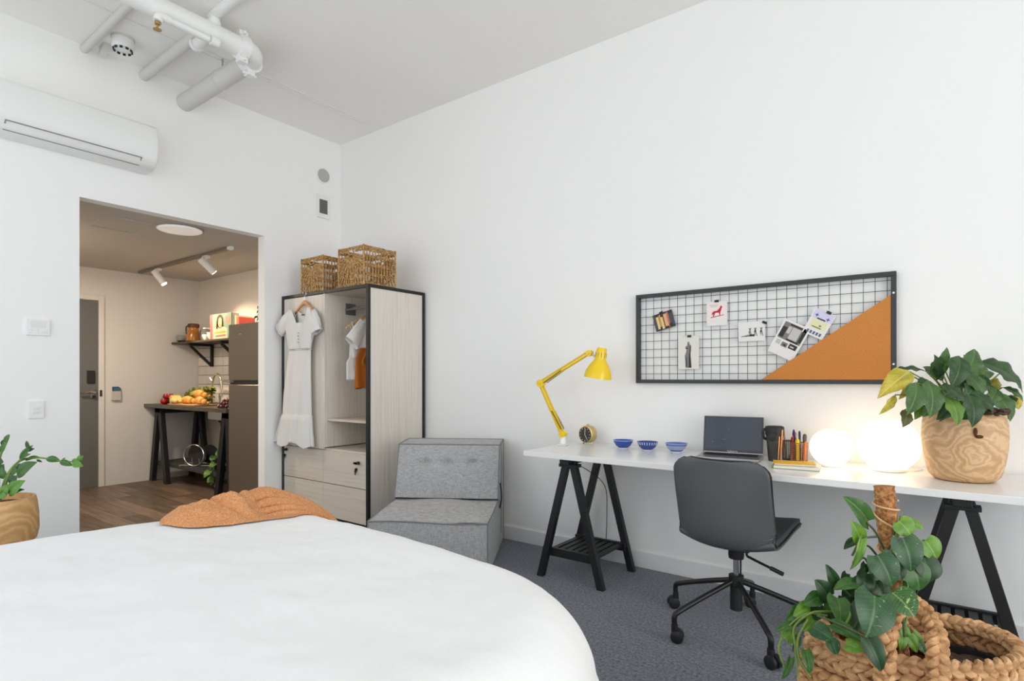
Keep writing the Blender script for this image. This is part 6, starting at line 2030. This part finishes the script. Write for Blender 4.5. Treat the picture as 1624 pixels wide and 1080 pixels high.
MB().tube([(.048 * cos(2 * pi * k / 28), .048 * sin(2 * pi * k / 28), .312) for k in range(28)], .004, 6, closed=True).build("rim", M_grille, vz, smooth=True)
# ================================================================== entry hall kitchenette
M_fr = mat("fridge_steel", srgb(126, 116, 106), .30, metal=.5)
FX0, FX1, FY0, FY1 = -.905, -.335, -.62, -.04
fg = thing("fridge", "dark stainless two-door fridge beside the kitchen bench", "fridge", ((FX0 + FX1) / 2, (FY0 + FY1) / 2, 0))
MB().box(FX0, FX1, FY0 + .055, FY1, .02, 1.72).build("cabinet", mat("fridge_side", srgb(58, 54, 50), .5), fg, bevel=.006, world=True)
MB().box(FX0, FX1, FY0, FY0 + .052, 1.178, 1.718).build("freezer_door", M_fr, fg, bevel=.008, seg=3, world=True)
MB().box(FX0, FX1, FY0, FY0 + .052, .06, 1.140).build("fridge_door", M_fr, fg, bevel=.008, seg=3, world=True)
MB().box(FX0 + .01, FX1 - .01, FY0 + .012, FY0 + .05, 1.142, 1.176).build("door_gap", M_bplast, fg, world=True)
MB().box(FX0 + .02, FX0 + .105, FY0 - .002, FY0 + .001, 1.160, 1.172).build("maker_badge", M_chrome, fg, world=True)
MB().box(FX0 + .20, FX0 + .245, FY0 - .0015, FY0 + .001, 1.615, 1.622).build("maker_badge", M_steel, fg, world=True)
MB().box(FX0 - .004, FX0 + .0, FY0 + .003, FY0 + .05, 1.22, 1.62).build("door_grip", M_bplast, fg, world=True)
for x in (FX0 + .05, FX1 - .05):
    for y in (FY0 + .1, FY1 - .06):
        MB().lathe([(.02, 0), (.02, .02)], (x, y, 0), 10).build("foot", M_bplast, fg, world=True)

# kitchen bench on black trestle legs
M_btop = ramp_mat("bench_top", 'noise', 6, [(.3, G(60, 56, 50)), (.7, G(92, 86, 76))], rough=.35, stretch=(1, 6, 6))
kb = thing("kitchen_bench", "dark topped kitchen bench on black A-frame legs in the hall", "bench", (-1.88, -.34, 0))
SX0, SX1, SY0, SY1 = -1.92, -1.38, -.345, -.10     # sink cut-out
q = MB().box(-2.832, SX0, -.64, -.032, .863, .903).box(SX1, -.915, -.64, -.032, .863, .903).box(SX0, SX1, -.64, SY0, .863, .903).box(SX0, SX1, SY1, -.032, .863, .903)
q.build("bench_top", M_btop, kb, world=True)
for cx in (-2.60, -1.04):
    for y in (-.56, -.12):
        for s in (-1, 1):
            MB().hbar((cx + s * (.195 if cx < -2 or s < 0 else .075), y, 0), (cx + s * .03, y, .862), .075, .05).build("leg", M_black, kb, bevel=.003, world=True)
    MB().box(cx - .07, cx + .07, -.585, -.095, .80, .862).build("cross_beam", M_black, kb, bevel=.003, world=True)
MB().box(-2.745, -.98, -.535, -.145, .190, .232).build("low_shelf", mat("shelf_dark", srgb(66, 66, 66), .5), kb, bevel=.002, world=True)

sk = thing("sink", "steel sink bowl set in the kitchen bench with white trap below", "sink", ((SX0 + SX1) / 2, -.33, .74))
q = MB()
a0, a1, b0, b1 = SX0 + .004, SX1 - .004, SY0 + .004, SY1 - .004
for (x0, x1, y0, y1, z0, z1) in ((a0, a1, b0, b0 + .004, .745, .902), (a0, a1, b1 - .004, b1, .745, .902), (a0, a0 + .004, b0, b1, .745, .902), (a1 - .004, a1, b0, b1, .745, .902), (a0, a1, b0, b1, .741, .745)):
    q.box(x0, x1, y0, y1, z0, z1)
q.build("basin", M_steel, sk, world=True, bevel=.003)
MB().lathe([(.04, 0), (.04, -.03), (.02, -.04), (.02, -.10)], (-1.84, -.22, .741), 16).build("waste", M_bplast, sk, smooth=True, world=True)
MB().tube(smoothpath([(-1.84, -.22, .66), (-1.84, -.22, .52), (-1.81, -.22, .475), (-1.77, -.22, .475), (-1.75, -.22, .52), (-1.75, -.22, .58), (-1.72, -.20, .61), (-1.70, -.14, .61), (-1.70, -.04, .61)], 5), .022, 12).build("trap_pipe", M_white, sk, smooth=True, world=True)
fa = thing("kitchen_tap", "chrome gooseneck tap over the sink against the tiles", "tap", (-2.25, -.13, .904))
M_tapc = mat("tap_metal", (.80, .72, .60), .2, metal=1.0)
MB().lathe([(.028, 0), (.028, .012), (.018, .016), (.018, .06)], (-2.25, -.13, .904), 16).build("base", M_tapc, fa, smooth=True, world=True)
MB().tube([(-2.25, -.13, .95), (-2.25, -.13, 1.10)] + [(-2.09 - .16 * cos(a), -.13 - .05 * (1 - cos(a)) * .5, 1.10 + .15 * sin(a)) for a in [pi * k / 12 for k in range(1, 13)]] + [(-1.93, -.18, 1.03)], .012, 12).build("spout", M_tapc, fa, smooth=True, world=True)
MB().tube([(-2.235, -.13, 1.16), (-2.27, -.15, 1.205)], .010, 8).build("lever", M_tapc, fa, smooth=True, world=True)

# ---- food on the bench
BT = .9035
cb = MB().box(-2.30, -1.66, -.60, -.36, BT, BT + .016).build("chopping_board", ramp_mat("board_wood", 'noise', 5, [(.3, G(150, 112, 70)), (.7, G(182, 140, 92))], rough=.6, stretch=(1, 8, 8)), bevel=.004)
tag(cb, "wooden chopping board under the bread on the kitchen bench", "board")
M_tom = mat("tomato_red", srgb(168, 22, 24), .25, coat=.4)
M_calyx = mat("calyx_green", srgb(80, 110, 40), .6)
TL_ = ["red tomato at the left end of the heap on the kitchen bench", "red tomato at the front of the heap on the kitchen bench", "red tomato at the right of the heap nearest the cheese",
       "red tomato resting on top of the heap, left one", "red tomato resting on top of the heap, right one"]
for i, (x, y, z) in enumerate(((-2.60, -.48, 0), (-2.53, -.54, 0), (-2.46, -.47, 0), (-2.57, -.50, .055), (-2.49, -.50, .058))):
    t = thing("tomato", TL_[i], "tomato", (x, y, BT + z), group="tomatoes on the bench")
    MB().lathe([(.004, .002), (.022, .0), (.040, .018), (.043, .036), (.034, .058), (.012, .064), (.003, .060)], (0, 0, 0), 18).build("fruit", M_tom, t, smooth=True)
    q = MB()
    for k in range(5):
        a = 2 * pi * k / 5
        q.bar((0, 0, .064), (.018 * cos(a), .018 * sin(a), .062), .006, .0015)
    q.build("calyx", M_calyx, t)
t = thing("cheese_wedge", "pale yellow cheese wedge leaning by the tomatoes", "cheese", (-2.325, -.49, BT))
q = MB().prism([(-.075, 0), (.055, 0), (.075, .035), (-.04, .105), (-.085, .08)], -.05, .05, 'xz').build("cheese", mat("cheese_yellow", srgb(226, 206, 128), .55), t, bevel=.008)
MB().prism([(-.088, .078), (-.040, .108), (-.036, .104), (-.083, .074)], -.052, .052, 'xz').build("rind", mat("rind", srgb(206, 176, 96), .6), t)
for i, (x, y, s) in enumerate(((-2.235, -.565, .036), (-2.165, -.575, .030))):
    tag(MB().sphere((x, y, BT + .0165 + s * .85), s, 16, 10, sz=.85, sx=1.25).build("potato", mat("potato_tan", srgb(202, 178, 120), .7, bump=(40, .4, .004)), smooth=True), ["larger tan potato in front of the cheese", "smaller tan potato in front of the bread"][i], "potato", "potatoes on the bench")
M_lett = leaf_material("lettuce", G(96, 112, 40), G(150, 150, 66), G(190, 180, 110), rough=.6)
lt2 = thing("lettuce_bowl", "olive green leafy vegetables heaped behind the bread", "vegetable", (-2.18, -.30, BT))
MB().sphere((0, 0, .085), .12, 20, 12, sz=.70, sx=1.55, sy=.9).build("heart", mat("squash_green", srgb(150, 138, 66), .6, var=(9, .5, srgb(112, 116, 48)), bump=(14, .6, .02)), lt2, smooth=True)
lm = leaf_mesh("leaf", M_lett, oval, .2, .3, wave=.2)
rk = random.Random(11)
for k in range(24):
    a = rk.uniform(0, 2 * pi)
    o = bpy.data.objects.new("leaf", lm)
    COL.objects.link(o)
    b_ = Vector((.12 * cos(a), .07 * sin(a), rk.uniform(.05, .11)))
    tp = Vector((.235 * cos(a), .14 * sin(a), rk.uniform(.07, .20)))
    place_along(o, b_, tp, .09, (cos(a) * -.3, sin(a) * -.3, 1), lt2)
M_bread = ramp_mat("bread_crust", 'noise', 16, [(.3, G(196, 120, 44)), (.55, G(228, 164, 80)), (.8, G(240, 196, 120))], rough=.6, bump=.3, bdist=.004)
BL = ["croissant at the left of the board, nearest the potatoes", "croissant at the right of the board by the sink", "croissant lying on top of the other two"]
for i, (x, y, z, r_) in enumerate(((-2.05, -.50, 0, .2), (-1.76, -.50, 0, -.15), (-1.905, -.44, .068, .05))):
    t = thing("croissant", BL[i], "bread", (x, y, BT + .0165 + z), r_, group="croissants on the board")
    for k in range(7):
        s = -1 + 2 * k / 6
        rr = .044 * (1 - .62 * abs(s) ** 1.6)
        MB().sphere((s * .125, .05 * s * s, rr), rr, 14, 8, sx=.85, sz=1.0).build("roll_segment", M_bread, t, smooth=True)
gr = thing("grape_bunch", "dark red grapes on the bench beside the fridge", "grapes", (-1.06, -.56, BT))
M_grape = mat("grape_red", srgb(88, 30, 40), .3, coat=.3)
k = 0
for lay, n_, rad in ((0, 9, .075), (1, 6, .05), (2, 3, .025)):
    for j in range(n_):
        a = 2 * pi * j / n_ + lay
        MB().sphere((rad * cos(a) * 1.3, rad * sin(a) * .8, .018 + lay * .028), .018, 10, 8).build("grape", M_grape, gr, smooth=True)
MB().tube([(0, 0, .06), (.02, .0, .11)], .003, 6).build("stalk", M_calyx, gr)

# ---- wall shelf with brackets
SHZ = 1.612
ws = thing("wall_shelf", "dark wooden wall shelf on black triangle brackets above the bench", "shelf", (-2.1, -.18, SHZ))
MB().box(-2.835, -1.30, -.34, -.0185, SHZ, SHZ + .022).build("shelf_board", mat("shelf_board", srgb(70, 62, 52), .5), ws, bevel=.002, world=True)
for x in (-2.44, -1.70):
    q = MB().box(x - .014, x + .014, -.31, -.032, SHZ - .028, SHZ - .0005).box(x - .014, x + .014, -.062, -.031, SHZ - .27, SHZ - .028)
    q.bar((x, -.295, SHZ - .03), (x, -.05, SHZ - .262), .026, .028)
    q.build("bracket", M_black, ws, world=True)
ST = SHZ + .0225
M_glass = mat("clear_glass", (.9, .92, .92), .05, trans=.95, ior=1.3)
for i, (x, y, r_) in enumerate(((-2.74, -.27, .055), (-2.66, -.18, .05))):
    t = MB().lathe([(r_ * .5, 0), (r_ * .9, r_ * .4), (r_, r_), (r_ * .8, r_ * 1.6), (r_ * .76, r_ * 1.6), (r_ * .95, r_), (r_ * .85, r_ * .42), (.001, .006)], (x, y, ST), 24, cap=False).build("glass_tumbler", M_glass, smooth=True)
    tag(t, ["clear glass at the open left end of the wall shelf", "clear glass second from the left end of the wall shelf"][i], "glass", "glasses on the wall shelf")
jg = thing("amber_jug", "amber brown jug with dark lid on the wall shelf", "jug", (-2.46, -.25, ST))
MB().lathe([(.06, 0), (.075, .01), (.078, .05), (.062, .12), (.05, .15), (.055, .165)], (0, 0, 0), 26).build("body", mat("amber_glaze", srgb(176, 110, 30), .2, coat=.5), jg, smooth=True)
MB().lathe([(.056, .165), (.062, .168), (.062, .205), (.05, .212), (.01, .216)], (0, 0, 0), 26).build("lid", mat("brown_lid", srgb(84, 52, 32), .5), jg, smooth=True)
MB().tube(smoothpath([(-.05, -.02, .19), (-.09, -.04, .18), (-.095, -.04, .11), (-.07, -.03, .07)], 5), .008, 8).build("handle", mat("brown_lid", srgb(84, 52, 32), .5), jg, smooth=True)
jr = thing("glass_jar", "clear storage jar standing between the jug and the cups", "jar", (-2.26, -.20, ST))
MB().lathe([(.06, 0), (.065, .006), (.065, .12), (.052, .135), (.049, .133), (.061, .118), (.061, .008), (.001, .005)], (0, 0, 0), 24, cap=False).build("body", M_glass, jr, smooth=True)
MB().lathe([(.053, .136), (.056, .138), (.056, .155), (.01, .158)], (0, 0, 0), 24).build("lid", M_steel, jr, smooth=True)
M_cup = mat("white_china", (.80, .76, .70), .25)
CL = ["white cup at the left of the two on the wall shelf", "white bowl beside the upright book on the wall shelf"]
for i, (x, y, r_) in enumerate(((-2.145, -.25, .045), (-2.02, -.24, .058))):
    t = thing("china_cup", CL[i], "cup", (x, y, ST), group="white china on the wall shelf")
    MB().lathe([(r_ * .5, 0), (r_ * .55, .008), (r_ * .92, r_ * .8), (r_, r_ * 1.5), (r_ * .93, r_ * 1.5), (r_ * .84, r_ * .8), (.001, .012)], (0, 0, 0), 24, cap=False).build("body", M_cup, t, smooth=True)
    MB().tube(smoothpath([(-r_ * .9, 0, r_ * 1.3), (-r_ * 1.4, 0, r_ * 1.1), (-r_ * 1.35, 0, r_ * .6), (-r_ * .8, 0, r_ * .5)], 4), .005, 6).build("handle", M_cup, t, smooth=True)
bk_ = thing("cookbook", "large pink-spined cookbook standing upright on the wall shelf", "book", (-1.70, -.27, ST))
M_pink = mat("book_pink", srgb(206, 84, 84), .6)
MB().box(-.235, -.165, -.04, .05, 0, .275).build("spine", M_pink, bk_, bevel=.006)
MB().box(-.165, .24, -.035, .045, .004, .27).build("page_block", mat("paper", (.80, .78, .72), .9), bk_)
cv = MB().box(-.165, .245, -.042, -.0352, 0, .275).build("front_cover", mat("cover_teal", srgb(112, 142, 122), .6), bk_)
def oval2(cx, cz, rx, rz, n=20):
    return [(cx + rx * cos(2 * pi * k / n), cz + rz * sin(2 * pi * k / n)) for k in range(n)]
for poly, c, l_ in (([(-.15, 0.0), (.16, 0.0), (.15, .11), (.06, .135), (-.06, .135), (-.14, .11)], (214, 188, 156), 0), (oval2(0.0, .19, .072, .075), (58, 34, 26), 1), ([(-.07, .19), (-.085, .11), (-.05, .105), (-.03, .19)], (58, 34, 26), 1),
                    ([(.07, .19), (.08, .13), (.05, .125), (.03, .19)], (58, 34, 26), 1), (oval2(.005, .178, .045, .056), (226, 158, 122), 2), ([(-.018, .15), (.028, .15), (.005, .143)], (188, 60, 56), 3), ([(-.02, .10), (.03, .10), (.03, .14), (-.02, .14)], (226, 158, 122), 1),
                    (oval2(.165, .20, .055, .045), (222, 120, 104), 1), ([(-.12, .055), (.13, .062), (.13, .085), (-.12, .078)], (196, 150, 60), 2), ([(-.10, .02), (.13, .026), (.13, .045), (-.10, .039)], (206, 92, 96), 2)):
    MB().prism(poly, -.0425 - .0006 * l_, -.0431 - .0006 * l_, 'xz').build("cover_print", mat("cover_%d_%d_%d" % c, srgb(*c), .5), cv)
MB().box(-.236, -.2365, -.03, .04, .05, .2).build("spine_title", M_white, bk_)
for i, (c, h_, x) in enumerate((((224, 196, 150), .24, -1.415), ((196, 80, 70), .22, -1.36))):
    t = thing("book", ["cream book standing right of the cookbook, half behind the fridge", "red book standing beside the cream one behind the fridge"][i], "book", (x, -.2, ST), group="books on the wall shelf")
    MB().box(-.02, .02, -.09, .09, 0, h_).build("cover", mat("bookc_%d" % i, srgb(*c), .6), t, bevel=.002)
    MB().box(-.017, .017, -.088, .088, h_, h_ + .001).build("pages", mat("paper", (.80, .78, .72), .9), t)

# ---- wall pocket with cards
wpk = thing("wall_pocket", "small pale wall pocket holding blue cards beside the entry door", "holder", (HX, -.92, .95))
MB().box(HX + .0005, HX + .03, -.965, -.878, .95, 1.055).build("pocket", mat("pocket_grey", srgb(196, 188, 178), .6), wpk, bevel=.004, world=True)
for k in range(3):
    MB().box(HX + .008 + k * .005, HX + .011 + k * .005, -.958 + .006 * k, -.892 + .008 * k, 1.0, 1.09 + .008 * (2 - k)).build("card", mat("card_blue_%d" % k, srgb(36 + 14 * k, 78 + 12 * k, 108 + 10 * k), .5), wpk, world=True)

# ---- dish rack with dark plates on the low shelf
rk_t = thing("dish_rack", "chrome wire dish rack on the low kitchen shelf", "rack", (-1.98, -.40, .2325), radians(32))
q = MB()
for y in (-.09, .09):
    q.tube([(-.17, y, .012), (.17, y, .012)], .004, 6)
for x in (-.17, .17):
    q.tube([(x, -.09, .012), (x, .09, .012)], .004, 6)
for (x, y) in ((-.17, -.09), (.17, -.09), (-.17, .09), (.17, .09)):
    q.tube([(x, y, 0), (x, y, .012)], .005, 6)
q.build("base_frame", M_chrome, rk_t, smooth=True)
for x in (-.10, -.02, .06):
    MB().tube([(x, -.09, .012), (x, -.10, .09)], .0035, 6).build("prong", M_chrome, rk_t)
MB().tube([(.0 + .115 * cos(a), -.10, .125 + .115 * sin(a)) for a in [2 * pi * k / 32 for k in range(32)]], .006, 6, closed=True).build("ring", M_chrome, rk_t, smooth=True)
M_plate = mat("dark_plate", srgb(46, 46, 46), .4)
for i, (x, y, r_) in enumerate(((.01, -.04, .108), (.10, .04, .105))):
    t = MB().lathe([(r_ * .55, 0), (r_ * .6, .004), (r_, .012), (r_, .016), (r_ * .58, .008), (.001, .007)], (0, 0, 0), 30, axis='y', cap=False).build("plate", M_plate, smooth=True)
    ca, sa = cos(radians(32)), sin(radians(32))
    t.location = (-1.98 + x * ca - y * sa, -.40 + x * sa + y * ca, .2325 + .018 + r_)
    t.rotation_euler = (0, 0, radians(32))
    tag(t, ["dark plate standing at the front of the dish rack", "dark plate standing behind in the dish rack"][i], "plate", "plates in the dish rack")

# ---- pothos on the low shelf and sprig on the fridge
def small_plant(label, name, loc, pot_r, pot_h, n, spread, droop, up, seed, mats, pm, size):
    t = thing(name, label, "plant", loc)
    MB().lathe([(pot_r * .7, 0), (pot_r * .75, .003), (pot_r, pot_h), (pot_r * .92, pot_h), (pot_r * .9, pot_h * .85), (.001, pot_h * .84)], (0, 0, 0), 22, cap=False).build("pot", pm, t, smooth=True, angle=50)
    ms = [leaf_mesh("leaf", m, heart, .12, .15) for m in mats]
    r = random.Random(seed)
    for k in range(n):
        a = r.uniform(0, 2 * pi)
        h_ = r.uniform(-droop, up)
        rad = r.uniform(.3, 1) * spread
        b_ = Vector((rad * cos(a), rad * sin(a) * .8, max(pot_h + h_, size * .9 - loc[2] + .02)))
        tp = b_ + Vector((cos(a) * size * .6, sin(a) * size * .6, -size * r.uniform(.3, .9)))
        if tp.z + loc[2] < .02:
            tp.z = .02 - loc[2]
        o = bpy.data.objects.new("leaf", ms[k % len(ms)])
        COL.objects.link(o)
        place_along(o, b_, tp, size * .75, (.45 + .4 * cos(a), -.6 + .3 * sin(a), .5), t)
        MB().tube(smoothpath([(0, 0, pot_h * .9), (rad * .6 * cos(a), rad * .5 * sin(a), pot_h + max(.02, h_ * .4) + .03), b_], 4), .0028, 5).build("stem", M_stem, t, smooth=True)
    return t
small_plant("bushy green pothos on the low kitchen shelf by the fridge", "shelf_plant", (-1.45, -.42, .2325), .08, .11, 34, .17, .26, .13, 4, LM_POTH[:3], M_bplast, .10)
small_plant("small trailing plant on top of the fridge by the opening", "fridge_plant", (-.46, -.50, 1.7205), .05, .08, 22, .10, .12, .09, 9, [LM_LILY[4], LM_LILY[0]], mat("pot_cream", srgb(210, 200, 180), .5), .05)
